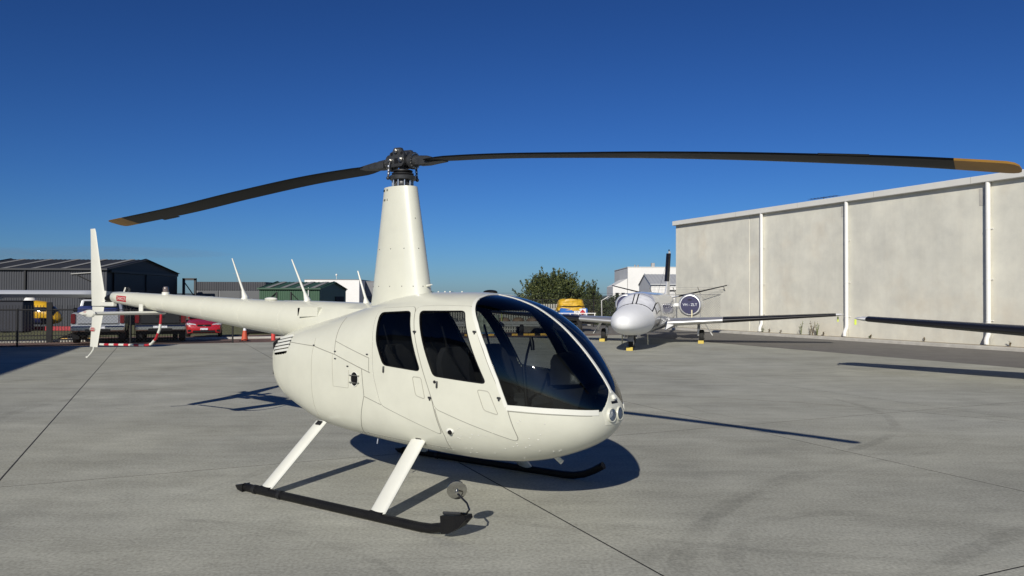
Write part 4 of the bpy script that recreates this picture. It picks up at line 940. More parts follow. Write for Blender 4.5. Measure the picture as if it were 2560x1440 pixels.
# white buildings behind the jet
t = thing('white_hall', 'tall white rendered hall behind the jet tail', 'building', (20.5, 112, -.6)); MB().bbox(-4.25, 6, -4, 10, 0, 6.75, .04).build('wall', M_pale, t)
MB().box(-4.3, 6.05, -4.05, 10.05, 6.75, 6.85).build('parapet_cap', M_fascia, t, 0); MB().box(-1.4, -1.1, -4.05, -4.0, 4.6, 4.85).build('wall_vent', M_dark, t, 0)
for k in (0, 1): MB().cyl((-2.6+.45*k, 0, 6.85), (-2.6+.45*k, 0, 7.3), .12, 8).build('roof_cowl', M_galv, t)
MB().bbox(-.2, .3, 0, .5, 6.85, 7.6, .03).build('roof_flue', M_galv, t)
b = MB(); b.loft([[(-6.2, -3.0, 0), (-4.3, -3.9, 0), (-4.3, 4, 0), (-6.2, 4, 0)], [(-6.2, -3.0, 4.1), (-4.3, -3.9, 5.2), (-4.3, 4, 5.2), (-6.2, 4, 4.1)]]); sw_ = b.build('side_wing', M_pale, t, 0)
for k in range(2): MB().box(-5.9+.8*k, -5.45+.8*k, -3.62-.3*k, -3.4-.3*k, .5, 3.2).build('doorway', M_dark, sw_, 0)
t, (x0, x1, y0, y1, e, r) = gable_shed('white_shed', 'white shed with grey gabled roof in front of the white hall', 15.2, 23.0, 84, 92, 3.35, 4.55, M_pale, mat('pale_grey_roof', (.42, .43, .44), .5, noise=(.8, .06)), 0, gable_wall=M_pale, pitch=.4)
MB().box(x0+2.0, x1-.2, y0-.10, y0-.045, e-.75, e-.62).build('door_track', M_dark, t, 0)
for k in range(3): MB().box(x0-.06, x0-.02, -3.0+2*k, -1.8+2*k, 1.4, 2.6).build('window', M_dark, t, 0)
# off to the left of the photographer: unseen hangar, added and sized to cast the shadow across the apron
t = thing('shadow_hangar', 'grey hangar just left of the photographer added out of view to shade the apron', 'building', (-16.6, 8.0, 0), atan2(2.0, 5.35))
MB().box(-14, 0, -11.0, 6.9, 0, 7.0).build('wall', M_grey, t, 0)
b = MB(); b.loft([[(-14.2, y, 7.0), (.25, y, 7.0), (.25, y, 7.12), (-7, y, 8.4), (-14.2, y, 7.12)] for y in (-11.2, 7.1)]); b.build('roof', M_navyroof, t, 0)
MB().box(.02, .10, -9, 6, 0, 5.8).build('sliding_door', M_pale, t, 0)
# ================================================================ fences
M_wire = mat('fence_wire', (.03, .03, .03), .5, .5)
def mesh_fence(name, label, A, B, h_, spacing=.07, post_every=3.0, dark=True, posts=None, barb=False, zf=None, wire=.0035, group=None):
    """chain link between posts; the wire net is far too fine to pick apart: one part of kind stuff"""
    A, B = Vector(A), Vector(B); d = B-A; Lg = d.length; d.normalize(); t = thing(name, label, 'fence', (A.x, A.y, 0), atan2(d.y, d.x), group)
    z = lambda s: (zf(A.x+d.x*s, A.y+d.y*s) if zf else A.z)
    m = M_blackm if dark else M_galv; n = posts or max(1, int(Lg/post_every)); b0 = None
    for i in range(n+1):
        s = Lg*i/n; b = MB(); b.tube([(s, 0, z(s)-.1), (s, 0, z(s)+h_+.04)], .032, 8)
        if barb: b.tube([(s, 0, z(s)+h_), (s, -.30, z(s)+h_+.40)], .025, 6)
        b.build('post', m, t)
    for zz in (h_-.02, .05):
        b = MB(); b.tube([(0, 0, z(0)+zz), (Lg, 0, z(Lg)+zz)], .018, 6); b.build('rail', m, t)
    w = MB(); k = -h_
    while k < Lg:
        for sg in (1, -1):
            s0, s1 = (k, k+h_) if sg > 0 else (k+h_, k); z0_, z1_ = 0.0, h_
            a0, a1 = max(0, min(Lg, s0)), max(0, min(Lg, s1))
            if abs(a1-a0) < 1e-3: continue
            f0, f1 = (a0-s0)/(s1-s0), (a1-s0)/(s1-s0)
            p0, p1 = (a0, z(a0)+h_*f0), (a1, z(a1)+h_*f1); q = wire
            w.add([(p0[0]-q, .002*sg, p0[1]), (p0[0]+q, .002*sg, p0[1]), (p1[0]+q, .002*sg, p1[1]), (p1[0]-q, .002*sg, p1[1])], [(0, 1, 2, 3)])
        k += spacing*1.414
    w.build('wire_net', M_wire if dark else M_galv, t, 0, kind='stuff')
    if barb:
        for j in range(3):
            f = .3+.33*j; b = MB(); b.tube([(0, -.30*f, z(0)+h_+.40*f), (Lg, -.30*f, z(Lg)+h_+.40*f)], .006, 5); b.build('barbed_wire', m, t)
    return t
mesh_fence('chain_link_fence', 'black chain-link fence along the far apron edge before the parked utes', site(-23.0, 32.75), site(2.6, 32.55), 1.35, .085, 3.4, True, zf=pave_z, wire=.003)
# palisade fence behind the utes
t = thing('palisade_fence', 'black steel picket fence with thick gatepost at far left', 'fence', site(-8.0, 39.0, 0), SA)
pz = -.20; pk = MB(); pk.box(-.010, .010, -.010, .010, pz-.05, pz+1.62); pm = pk.mesh('picket', M_blackm, 0)
for i in range(74): link('picket', pm, t, Matrix.Translation((.115*i, 0, 0)))
for zz in (.10, .28, 1.42): MB().box(-.1, 8.5, -.022, .022, pz+zz, pz+zz+.04).build('rail', M_blackm, t, 0)
for s in (-.1, 3.55, 8.6): MB().bbox(s-.11, s+.11, -.06, .06, pz-.1, pz+1.75, .01).build('gatepost', M_blackm, t)
MB(SITE).bbox(-23, 10, 39.3, 39.6, -.6, -.12, .03).build('verge_kerb', M_kerb, None, 40, kind='structure')
MB(SITE).box(-40, -4.5, 39.6, 50, -.6, -.20).build('lawn', M_grass, None, 0, kind='structure')
# fences behind the canopy and the jet
mesh_fence('perimeter_fence', 'black chain-link perimeter fence with barbed top wires in front of the tree', (-4.5, 50.5, -.52), (11.6, 47.5, -.52), 2.25, .10, 3.2, True, barb=True, wire=.006)
mesh_fence('side_fence', 'galvanised chain-link fence with cranked posts meeting the warehouse wall behind the jet', (8.4, 46.0, -.3), (11.85, 42.5, -.2), 2.35, .10, 2.8, False, barb=True, wire=.004, posts=3)
t = thing('slat_screen', 'pale vertical slat screen seen through the helicopter canopy', 'fence', (-4.0, 49.0, -.52), -.05)
sm_ = MB(); sm_.box(-.05, .05, -.01, .01, 0, 1.95); slm = sm_.mesh('slat', mat('weathered_pale_slat', (.33, .32, .28), .8, noise=(3, .25)), 0)
for i in range(46): link('slat', slm, t, Matrix.Translation((.155*i, 0, 0)))
for zz in (.3, 1.6): MB().box(-.1, 7.1, .012, .05, zz, zz+.07).build('rail', M_galv, t, 0)
b = MB(); b.tube([ray_at(1505, 800, 41.5), ray_at(1504, 751, 41.5), ray_at(1521, 741, 41.5)], .035, 8); b.build('cranked_post', M_galv, None, 40, label='single galvanised fence post with cranked top left of the jet nose', category='post')
# ================================================================ trees
def leaf_tree(name, label, base, h_, rx, ry, n_limb, n_leaf, seed, cols, upright=.6, leaf=.11, shoots=0):
    rnd = random.Random(seed); t = thing(name, label, 'tree', base)
    b = MB(); tips = []
    b.tube([(0, 0, -.1), (.03, .02, h_*.12), (.0, .05, h_*.28)], [.16, .13, .10], 9)
    for i in range(n_limb):
        a = 2*pi*i/n_limb+rnd.uniform(-.4, .4); rr = rnd.uniform(.25, 1.0); ex, ey = cos(a)*rx*rr, sin(a)*ry*rr
        ez = h_*(1-.42*rr**2.2)*rnd.uniform(.72, 1.0); m = (ex*.45, ey*.45, h_*.25+ez*.25)
        b.tube([(0, .02, h_*rnd.uniform(.05, .25)), m, (ex, ey, ez)], [.06, .035, .012], 5); tips.append((m, (ex, ey, ez)))
    b.build('trunk', mat('brown_bark', (.09, .065, .045), .9, noise=(12, .4), bump=(30, .5)), t)
    crowns = [MB() for _ in cols]
    for i in range(n_leaf):
        m, tip = rnd.choice(tips); f = rnd.betavariate(1.7, 1.0); spread = .34*(1.15-f*.75)*min(rx, 1.6)*.55+.05
        c = Vector(m).lerp(Vector(tip), f*1.05)+Vector((rnd.gauss(0, spread), rnd.gauss(0, spread), rnd.gauss(0, spread*.8)))
        if rnd.random() < .28: c = Vector((c.x*rnd.uniform(.6, 1.05), c.y*rnd.uniform(.6, 1.05), max(.15, c.z*rnd.uniform(.05, .75))))
        if c.z < .08: continue
        d = Vector((rnd.gauss(0, 1), rnd.gauss(0, 1), rnd.gauss(upright, .7))).normalized()*leaf*rnd.uniform(.7, 1.5); s = d.cross(Vector((rnd.gauss(0, 1), rnd.gauss(0, 1), rnd.gauss(0, 1)))).normalized()*leaf*rnd.uniform(.18, .34)
        k = rnd.choices(range(len(cols)), [3, 2, 1][:len(cols)])[0]
        crowns[k].add([tuple(c-d*.5), tuple(c+s), tuple(c+d*.7), tuple(c-s)], [(0, 1, 2, 3)])
    for i in range(shoots):
        a = rnd.uniform(0, 2*pi); el = rnd.betavariate(1.6, 1.2)*1.5; rr = rnd.uniform(.62, .95)
        c0 = Vector((cos(a)*rx*cos(el)*rr, sin(a)*ry*cos(el)*rr, h_*(.30+.62*sin(el)*rr))); dr = Vector((cos(a)*.75*cos(el)+rnd.gauss(0, .15), sin(a)*.75*cos(el), .75+.4*sin(el))).normalized(); ln = rnd.uniform(.5, 1.15)*h_*.22
        for k in range(46):
            f = rnd.random(); c = c0+dr*ln*f+Vector((rnd.gauss(0, 1), rnd.gauss(0, 1), rnd.gauss(0, 1)))*.10*(1.15-f); d = (dr*.7+Vector((rnd.gauss(0, 1), rnd.gauss(0, 1), rnd.gauss(0, 1)))*.6).normalized()*leaf*rnd.uniform(.7, 1.4); s = d.cross(Vector((rnd.gauss(0, 1), rnd.gauss(0, 1), rnd.gauss(0, 1)))).normalized()*leaf*.28
            crowns[rnd.randrange(len(cols))].add([tuple(c-d*.5), tuple(c+s), tuple(c+d*.7), tuple(c-s)], [(0, 1, 2, 3)])
    for cb, col in zip(crowns, cols): cb.build('crown', col, t, 0)
    return t
L1, L2, L3 = mat('olive_leaf', (.060, .078, .020), .7, noise=(3, .3)), mat('dark_leaf', (.020, .033, .011), .7, noise=(3, .3)), mat('pale_olive_leaf', (.10, .115, .028), .7, noise=(3, .3))  # leaf tones, mixed at random through the crowns
leaf_tree('bushy_tree', 'bushy olive-green tree with upright shoots behind the perimeter fence', (ray_at(1385, 750, 54)[0], 54, -.55), 4.25, 2.75, 2.0, 70, 19000, 3, (L1, L2, L3), .9, .14, 90)
leaf_tree('small_tree', 'small slim shoot-like tree at the right edge of the bushy tree', (ray_at(1478, 750, 53)[0], 53, -.55), 3.6, .75, .7, 16, 2400, 5, (L1, L2), 1.2, .13, 16)
for i, (px, Y, hh, rr, lb) in enumerate(((1535, 95, 3.1, 2.0, 'low dark round tree in the distance left of the white hall'), (1500, 90, 2.5, 1.8, 'low dark tree in the distance behind the cranked fence post'), (1075, 200, 4.6, 2.2, 'distant dark treetop just right of the mast base'))):
    leaf_tree('distant_tree', lb, (ray_at(px, 750, Y)[0], Y, -.6), hh, rr, rr, 14, 2500, 11+i, (L2, L1), .3, .22)
hd = MB()
for k in range(9000):
    x = random.uniform(-6, 14); z = abs(random.gauss(0, .55)); y = random.uniform(56, 62)+x*.1; d = Vector((random.gauss(0, 1), random.gauss(0, 1), random.gauss(.5, .7))).normalized()*.16; s = d.cross(Vector((random.gauss(0, 1), 1, random.gauss(0, 1)))).normalized()*.05
    c = Vector((x, y, -.5+z*(.8+.5*sin(x*.9)))); hd.add([tuple(c-d), tuple(c+s), tuple(c+d), tuple(c-s)], [(0, 1, 2, 3)])
hd.build('undergrowth', L2, None, 0, kind='stuff', label='dark undergrowth massed behind the perimeter fence', category='undergrowth')

# ================================================================ thin smoke layer low over the left horizon
def smoke_material():
    m = bpy.data.materials.new('thin_smoke'); m.use_nodes = True; t = m.node_tree
    for n in list(t.nodes): t.nodes.remove(n)
    o = t.nodes.new('ShaderNodeOutputMaterial'); v = t.nodes.new('ShaderNodeVolumePrincipled'); v.inputs['Color'].default_value = (.42, .40, .46, 1); v.inputs['Density'].default_value = .00032; v.inputs['Anisotropy'].default_value = 0.0
    t.links.new(v.outputs[0], o.inputs['Volume']); return m
sm_b = MB()
for (px, py, rx, rz_) in ((60, 640, 620, 26), (330, 634, 520, 17), (-300, 645, 800, 34)):
    x, y, z = ray_at(px, py, 4200); sm_b.ell((x, y, z), rx, 500, rz_, 24, 10)
sm_b.build('smoke_cloud', smoke_material(), None, 60, kind='stuff', label='faint grey smoke layer low in the sky above the dark hangar', category='smoke')
# ================================================================ vehicles and yard things
M_tyre = mat('tyre_rubber', (.012, .012, .012), .8, noise=(20, .3)); M_alloy = mat('alloy_rim', (.42, .42, .42), .35, .8)
M_chrome = mat('polished_metal', (.75, .75, .75), .12, 1.0); M_tail = mat('tail_light_red', (.11, .005, .007), .2, coat=.6); M_lampw = mat('headlight_lens', (.62, .64, .66), .12, .3, coat=.8)
M_plate = mat('number_plate_white', (.66, .68, .72), .5); M_carglass = mat('dark_car_glass', (.010, .012, .015), .08, 0, coat=.6)
M_plateblue = mat('plate_blue', (.06, .09, .30), .5)
def wheel(par, x, y, z, r=.38, w=.25, nm='wheel'):
    o = MB(Matrix.Translation((x, y, z)) @ Matrix.Rotation(pi/2, 4, 'Y')).lathe([(r*.62, -w/2), (r*.93, -w/2), (r, -w*.36), (r, w*.36), (r*.93, w/2), (r*.62, w/2)], 26).build(nm, M_tyre, par)
    MB(Matrix.Translation((x, y, z)) @ Matrix.Rotation(pi/2, 4, 'Y')).lathe([(r*.2, -w*.53), (r*.6, -w*.45), (r*.62, -w*.50), (r*.62, w*.50), (r*.6, w*.45), (r*.2, w*.53)], 20).build('rim', M_alloy, o)
    return o
def ute(label, paint, bump, loc, rz, glassy=True):
    t = thing('ute', label, 'ute', loc, rz, 'utes parked behind the chain-link fence')
    # rear at y = 0, front at y = 5.3
    b = MB(); b.loft([[(-.93, .03, .55), (-.95, .03, .80), (-.92, .03, 1.20), (-.86, .03, 1.24), (.86, .03, 1.24), (.92, .03, 1.20), (.95, .03, .80), (.93, .03, .55)]]+[[(-.93*q, y, .42), (-.965*q, y, .80), (-.94*q, y, 1.20), (-.88*q, y, zt_), (.88*q, y, zt_), (.94*q, y, 1.20), (.965*q, y, .80), (.93*q, y, .42)] for y, q, zt_ in ((.5, 1, 1.25), (1.55, 1, 1.25), (3.6, 1, 1.22), (4.6, .98, 1.17), (5.15, .93, 1.06), (5.30, .84, .92))]); bd = b.build('body', paint, t)
    b = MB(); rg = []
    for y, w, z in ((1.55, .82, 1.25), (1.75, .72, 1.76), (2.1, .70, 1.80), (2.9, .70, 1.79), (3.75, .80, 1.22)):
        rg.append([(-w*1.04, y, 1.22), (-w, y, z-.04), (-w+.08, y, z), (w-.08, y, z), (w, y, z-.04), (w*1.04, y, 1.22)])
    b.loft(rg); cab = b.build('cab', paint, t)
    MB().add([(-.70, 1.548, 1.30), (.70, 1.548, 1.30), (.62, 1.712, 1.70), (-.62, 1.712, 1.70)], [(0, 1, 2, 3)]).build('rear_window', M_carglass, cab, 0)
    for s in (-1, 1): MB().add([(s*.835, 1.9, 1.30), (s*.835, 3.35, 1.30), (s*.745, 2.95, 1.72), (s*.745, 2.0, 1.72)], [(0, 1, 2, 3) if s > 0 else (3, 2, 1, 0)]).build('side_window', M_carglass, cab, 0)
    b = MB(); b.bbox(-.74, .74, -.025, .04, .78, 1.235, .025); tg = b.build('tailgate', paint, t); MB().bbox(-.16, .16, -.04, -.02, 1.02, 1.09, .01).build('tailgate_handle', M_blk, tg)
    MB().bbox(-.70, .70, -.034, -.026, .80, .82, .003).build('tailgate_crease', M_blk, tg)
    b = MB(); b.bbox(-.95, .95, -.20, .06, .50, .72, .05); bp_ = b.build('rear_bumper', bump, t); MB().bbox(-.45, .45, -.215, -.18, .47, .60, .02).build('bumper_step', M_blk, bp_)
    MB().bbox(-.26, .26, -.216, -.20, .615, .70, .004).build('number_plate', M_plate, bp_)
    for s in (-1, 1):
        MB().bbox(s*.86-.085, s*.86+.085, -.03, .08, .80, 1.20, .03).build('tail_light', M_tail, t)
        MB().bbox(s*1.06-.10, s*1.06+.10, 3.2, 3.3, 1.22, 1.40, .04).build('mirror', M_blk, t)
        for y in (1.05, 4.35): wheel(t, s*.82, y, .39, .39, .27)
        MB().bbox(s*.82-.13, s*.82+.13, .60, .62, .16, .42, .01).build('mud_flap', M_blk, t)
    b = MB(); b.box(-.75, .75, .2, 5.0, .34, .55); b.build('chassis', M_blk, t, 0)
    return t
M_silver = mat('silver_car_paint', (.52, .53, .54), .3, .6, coat=.5); M_blackp = mat('black_car_paint', (.012, .012, .014), .2, coat=.8); M_redp = mat('red_car_paint', (.42, .012, .018), .25, coat=.8)
def place(px, Y): 
    x = (px-1280)/1923*Y; return (x, Y, pave_z(x, Y)+.005)
u1 = ute('silver dual-cab ute seen from behind left of the black ute', M_silver, M_chrome, place(246, 30.6), .43)
MB().bbox(-.86, .86, 1.9, 3.0, 1.80, 1.84, .015).build('roof_rack', M_blk, u1)
u2 = ute('black ute seen from behind between the silver ute and the red car', M_blackp, M_chrome, place(402, 31.6), .40)
b = MB(); b.bbox(-.75, -.1, .3, 1.4, 1.18, 1.50, .08); b.bbox(.0, .7, .5, 1.3, 1.18, 1.42, .08); 
b.build('tarp_bundle', mat('blue_tarp', (.02, .035, .14), .6, noise=(6, .4), bump=(14, .8)), u1)
def sedan(label, paint, loc, rz, front=True, group=None):
    """front at y = 0, body runs to y = 4.8"""
    t = thing('car', label, 'car', loc, rz, group)
    st = [(0.0, .66, .62, .30, .58), (.05, .80, .70, .24, .62), (.25, .88, .76, .20, .68), (.8, .92, .90, .20, .72), (1.35, .93, .98, .20, .74), (2.2, .94, 1.00, .20, .74), (3.9, .93, 1.02, .22, .76), (4.5, .88, 1.00, .26, .74), (4.8, .76, .88, .36, .66)]
    b = MB(); b.loft([[(-w*.94, y, zb), (-w, y, zm*.72), (-w*.985, y, zm), (-w*.80, y, zt_-.02), (-w*.4, y, zt_+.012), (w*.4, y, zt_+.012), (w*.80, y, zt_-.02), (w*.985, y, zm), (w, y, zm*.72), (w*.94, y, zb)] for y, w, zt_, zb, zm in st]); bd = b.build('body', paint, t, 35)
    b = MB(); b.loft([[(-w, y, .98), (-w*.86, y, z-.03), (-w*.7, y, z), (w*.7, y, z), (w*.86, y, z-.03), (w, y, .98)] for y, w, z in ((1.25, .80, .995), (2.05, .80, 1.40), (2.6, .80, 1.46), (3.3, .80, 1.42), (4.25, .76, 1.01))]); cb = b.build('cabin', M_carglass, t, 35)
    b = MB(); b.loft([[(-w, y, z-.012), (-w*.8, y, z+.012), (w*.8, y, z+.012), (w, y, z-.012)] for y, w, z in ((2.0, .64, 1.395), (2.6, .64, 1.465), (3.35, .64, 1.42))]); b.build('roof', paint, cb)
    for s in (-1, 1):
        b = MB(); b.loft([[(s*.78, 1.22, .98), (s*.84, 1.25, .98), (s*.84, 1.30, .98)], [(s*.60, 2.02, 1.395), (s*.69, 2.05, 1.375), (s*.69, 2.10, 1.375)]]); b.build('pillar', paint, cb)
        b = MB(); b.loft([[(s*.40, .012, .60), (s*.40, .03, .69), (s*.44, .06, .72)], [(s*.66, .03, .60), (s*.68, .07, .74), (s*.70, .12, .765)], [(s*.85, .19, .64), (s*.86, .24, .73), (s*.86, .30, .77)]]); b.build('headlight', M_lampw, t)
        for y in (.92, 3.75): wheel(t, s*.80, y, .33, .33, .22)
        MB().bbox(s*.70-.09, s*.70+.09, -.005, .10, .30, .42, .02).build('fog_light', M_blk, t)
        MB().bbox(s*1.0-.09, s*1.0+.09, 1.5, 1.62, .96, 1.10, .03).build('mirror', paint, t)
    g = MB(); g.bbox(-.34, .34, -.022, .05, .58, .69, .02); gr = g.build('grille', M_blk, t); MB().bbox(-.06, .06, -.035, -.02, .60, .67, .01).build('badge', M_chrome, gr)
    MB().bbox(-.56, .56, -.02, .06, .26, .38, .02).build('lower_intake', M_blk, t)
    MB().bbox(-.19, .19, -.035, -.022, .40, .50, .004).build('number_plate', M_plate, t)
    return t
sedan('red sedan parked nose-on beyond the black ute', M_redp, place(511, 41.0), .37)
sedan('black sedan in shade right of the traffic cone under the tail boom', M_blackp, place(655, 38.5), .30)
# traffic cone, red bollard
def cone(loc, label):
    t = thing('traffic_cone', label, 'cone', loc); b = MB(); b.bbox(-.19, .19, -.19, .19, 0, .035, .015); b.build('base', M_blk, t)
    prof = [(.145, .035), (.115, .24), (.075, .46), (.05, .60), (.028, .72)]
    for i, ((r0, z0), (r1, z1)) in enumerate(zip(prof, prof[1:])): MB().lathe([(r0, z0), (r1, z1)], 18).build('cone_body' if i != 2 else 'reflective_band', mat('cone_orange', (.50, .08, .035), .6) if i != 2 else M_plate, t)
    return t
x, y, _ = gpt(594, 853); cone((x, y+.9, pave_z(x, y+.9)), 'orange traffic cone with white band right of the red sedan')
x, y, _ = ray_at(684, 800, 34); b = MB(); b.lathe([(.09, 0), (.09, .78), (.07, .84)], 14); o = b.build('bollard', mat('faded_red_plastic', (.60, .06, .05), .5), None, 40, label='red plastic bollard half hidden by the helicopter engine cowl', category='bollard'); o.location = (x, y, pave_z(x, y))
# wheel stops, yellow and black
M_yel = mat('safety_yellow', (.62, .36, .05), .6, noise=(8, .25)); 
def wheel_stop(px, Y, rz, label, n=6):
    x = (px-1280)/1923*Y; t = thing('wheel_stop', label, 'wheel stop', (x, Y, pave_z(x, Y)), rz, 'yellow and black wheel stops')
    for k in range(n): MB().loft([[(-.9+.3*k, -.075, 0), (-.9+.3*k, -.05, .10), (-.9+.3*k, .05, .10), (-.9+.3*k, .075, 0)], [(-.602+.3*k, -.075, 0), (-.602+.3*k, -.05, .10), (-.602+.3*k, .05, .10), (-.602+.3*k, .075, 0)]]).build('segment', M_yel if k % 2 == 0 else M_blk, t, 20)
for px, lb in ((1150, 'yellow and black wheel stop seen through the front door window'), (1206, 'yellow and black wheel stop seen left of the far canopy post'), (1294, 'long yellow and black wheel stop seen through the far canopy door'), (1365, 'yellow and black wheel stop seen above the cyclic grip'), (1408, 'yellow and black wheel stop seen by the windscreen strip'), (205, 'yellow and white wheel stop left of the silver ute')):
    wheel_stop(px, 39.0 if px > 500 else 37.5, .2, lb)
# drums on pallets
M_tote = mat('grey_green_tote', (.22, .25, .20), .6, noise=(4, .25)); M_pal = mat('blue_pallet', (.05, .13, .24), .6, noise=(6, .2))
for k, (px, Y, lb) in enumerate(((1209, 41.5, 'grey-green drum on the blue pallet left of the pump drum'), (1222, 41.2, 'grey-green drum with pale pump hose on the blue pallet'), (1236, 41.8, 'dull grey drum right of the pump drum'))):
    x = (px-1280)/1923*Y; t = thing('drum', lb, 'drum', (x, Y, pave_z(x, Y)+.14), 0, 'drums on pallets'); MB().lathe([(.27, 0), (.29, .02), (.29, .30), (.30, .32), (.29, .34), (.29, .62), (.30, .64), (.29, .66), (.29, .90), (.27, .92)], 20).build('drum_shell', M_tote, t)
    MB().lathe([(.05, .92), (.05, .97)], 10).build('bung', M_blk, t)
    if k == 1: MB().tube([(0, 0, .92), (0, -.05, 1.2), (.1, -.2, 1.25), (.12, -.32, .95), (.02, -.33, .55)], .03, 8).build('pump_hose', mat('pale_yellow_hose', (.55, .58, .25), .5), t)
    p = thing('pallet', lb.replace('drum', 'blue pallet under the drum', 1)[:70].rstrip() if False else ('blue plastic pallet under the ' + ('left', 'middle', 'right')[k] + ' drum seen through the canopy'), 'pallet', (x, Y, pave_z(x, Y)), 0, 'pallets')
    for q in range(5): MB().box(-.36, .36, -.36+.16*q, -.26+.16*q, .10, .135).build('deck_board', M_pal, p, 0)
    for q in range(3): MB().box(-.34+.29*q, -.24+.29*q, -.36, .38, 0, .10).build('bearer', M_pal, p, 0)
# equipment trailers seen through the canopy
def trailer(px, Y, rz, col, label, L_=3.0):
    x = (px-1280)/1923*Y; t = thing('trailer', label, 'trailer', (x, Y, pave_z(x, Y)), rz, 'equipment trailers beyond the wheel stops'); b = MB(); b.bbox(-L_/2, L_/2, -.6, .6, .42, .56, .02); b.build('deck', M_galv, t)
    for s in (-1, 1): wheel(t, 0, s*.72, .28, .28, .18)
    for s in (-1, 1): MB().box(-L_/2, L_/2, s*.6-.02, s*.6+.02, .56, .72).build('side_rail', M_galv, t, 0)
    MB().tube([(L_/2, 0, .48), (L_/2+.9, 0, .46)], .04, 8).build('drawbar', M_galv, t)
    for k in range(3): MB().ell((-L_*.3+k*L_*.27, 0, .72), .36, .42, .22, 12, 8).build('load', mat(col[0], col[1], .7, noise=(5, .4), bump=(9, .5)), t)
    for q in (-1, 1): MB().cyl((q*L_*.36, -.5, .56), (q*L_*.36, -.5, 1.15), .03, 8).build('stanchion', mat('lime_post', (.40, .45, .12), .6), t)
    return t
trailer(1300, 43.5, .12, ('brown_bales', (.22, .15, .10)), 'low galvanised trailer with brown bundles seen through the canopy centre'); trailer(1375, 45.0, .05, ('rust_bundles', (.26, .14, .09)), 'galvanised trailer with rust-coloured load seen behind the compass'); trailer(1170, 46, .1, ('grey_bales', (.16, .16, .15)), 'low trailer with grey bundles seen through the front door window')
# flatbed with blue fuel tank and yellow tarpaulin
x, y, _ = ray_at(1432, 800, 42.0); fz = pave_z(x, y); t = thing('flatbed_trailer', 'white tray trailer carrying the blue fuel tank left of the jet nose', 'trailer', (x, y, fz), .05)
b = MB(); b.bbox(-1.15, 1.15, -.75, .75, .80, .95, .02); b.build('tray', M_pale, t)
for k in range(6): MB().box(-1.14+.44*k, -1.09+.44*k, -.77, -.73, .95, 1.12).build('rail_post', M_pale, t, 0)
MB().box(-1.15, 1.15, -.77, -.74, 1.12, 1.16).build('tray_rail', M_pale, t, 0); MB().box(-1.1, 1.1, -.4, .4, .55, .80).build('chassis', M_blk, t, 0)
for s in (-1, 1): wheel(t, .25, s*.78, .39, .39, .24)
# wheels lie across the trailer's width
for o in t.children:
    if o.name.startswith('wheel'): pass
tk = thing('fuel_tank', 'blue fuel tank with white hazard label on the tray trailer', 'tank', (x+.02, y-.05, fz+.955), .05)
MB().bbox(-.78, .72, -.55, .55, 0, .46, .05).build('tank_body', mat('tank_blue', (.015, .12, .42), .4, noise=(3, .15)), tk)
lbp = MB().add([(-.02, -.556, .04), (.62, -.556, .04), (.62, -.556, .43), (-.02, -.556, .43)], [(0, 1, 2, 3)]).build('hazard_label', M_plate, tk, 0)
MB().add([(.44, -.559, .08), (.595, -.559, .235), (.44, -.559, .39), (.285, -.559, .235)], [(0, 1, 2, 3)]).build('hazard_diamond', M_red, lbp, 0)
for k, tx in enumerate(('JET A-1', 'FUEL', 'UN 1863')): text_mb(tx, .095, frame((.13, -.559, .36-.115*k), (0, -1, 0))).build('label_text', M_blk, lbp, 0)
b = MB(); rg = []; rnd = random.Random(4)
for i in range(15):
    tt = i/14; z = .30+.62*tt*(1 if tt < .97 else 1); r = (.78-.12*tt)*(1 if tt < .8 else 1-((tt-.8)/.2)**2*.35); r = r*(1.02 if tt < .3 else 1); pinch = .965 if abs(tt-.38) < .04 else 1
    rg.append([(r*pinch*(abs(cos(a))**.55*(1 if cos(a) > 0 else -1))*(1+.03*sin(7*a+tt*9))+.02*rnd.uniform(-1, 1)-.05, .62*pinch*(abs(sin(a))**.55*(1 if sin(a) > 0 else -1))+.02*rnd.uniform(-1, 1), z+.03*sin(5*a+3*tt)+.015*rnd.uniform(-1, 1)) for a in [2*pi*k/36 for k in range(36)]])
b.loft(rg, False, True); tp = b.build('tarpaulin', mat('yellow_tarpaulin', (.60, .36, .02), .45, noise=(5, .35), bump=(7, 1.0)), None, 60, label='crumpled yellow tarpaulin lashed over the blue fuel tank', category='tarpaulin'); tp.location = (x-.08, y, fz+.97)
MB().tube([(-.80, -.62, .55), (0, -.68, .535), (.70, -.62, .55)], .02, 6).build('strap', M_blk, tp)
MB().tube([(-.84, -.60, .32), (-.80, -.64, .55)], .012, 6).build('strap', M_blk, tp)
# white notice board and dark bin far left
x, y, _ = ray_at(2, 800, 44); b = thing('notice_board', 'white notice board behind the picket fence at the left edge', 'sign', (x-.15, y, -.2)); MB().bbox(-.7, .34, -.03, .03, .25, 1.62, .01).build('board', M_pale, b); [MB().cyl((q, .05, 0), (q, .05, .3), .03, 8).build('leg', M_galv, b) for q in (-.5, .2)]
x, y, _ = ray_at(42, 800, 43); t = thing('dark_container', 'dark navy storage bin beside the yellow helicopter', 'container', (x, y, -.2)); MB().bbox(-.68, .68, -.5, .5, .05, 1.72, .03).build('shell', mat('navy_steel', (.012, .014, .024), .6, noise=(2, .2)), t); MB().bbox(-.70, .70, -.52, .52, 1.72, 1.78, .02).build('lid', M_blk, t)
for q in (-.5, .5): MB().box(q-.06, q+.06, -.45, .45, 0, .05).build('skid', M_blk, t, 0)
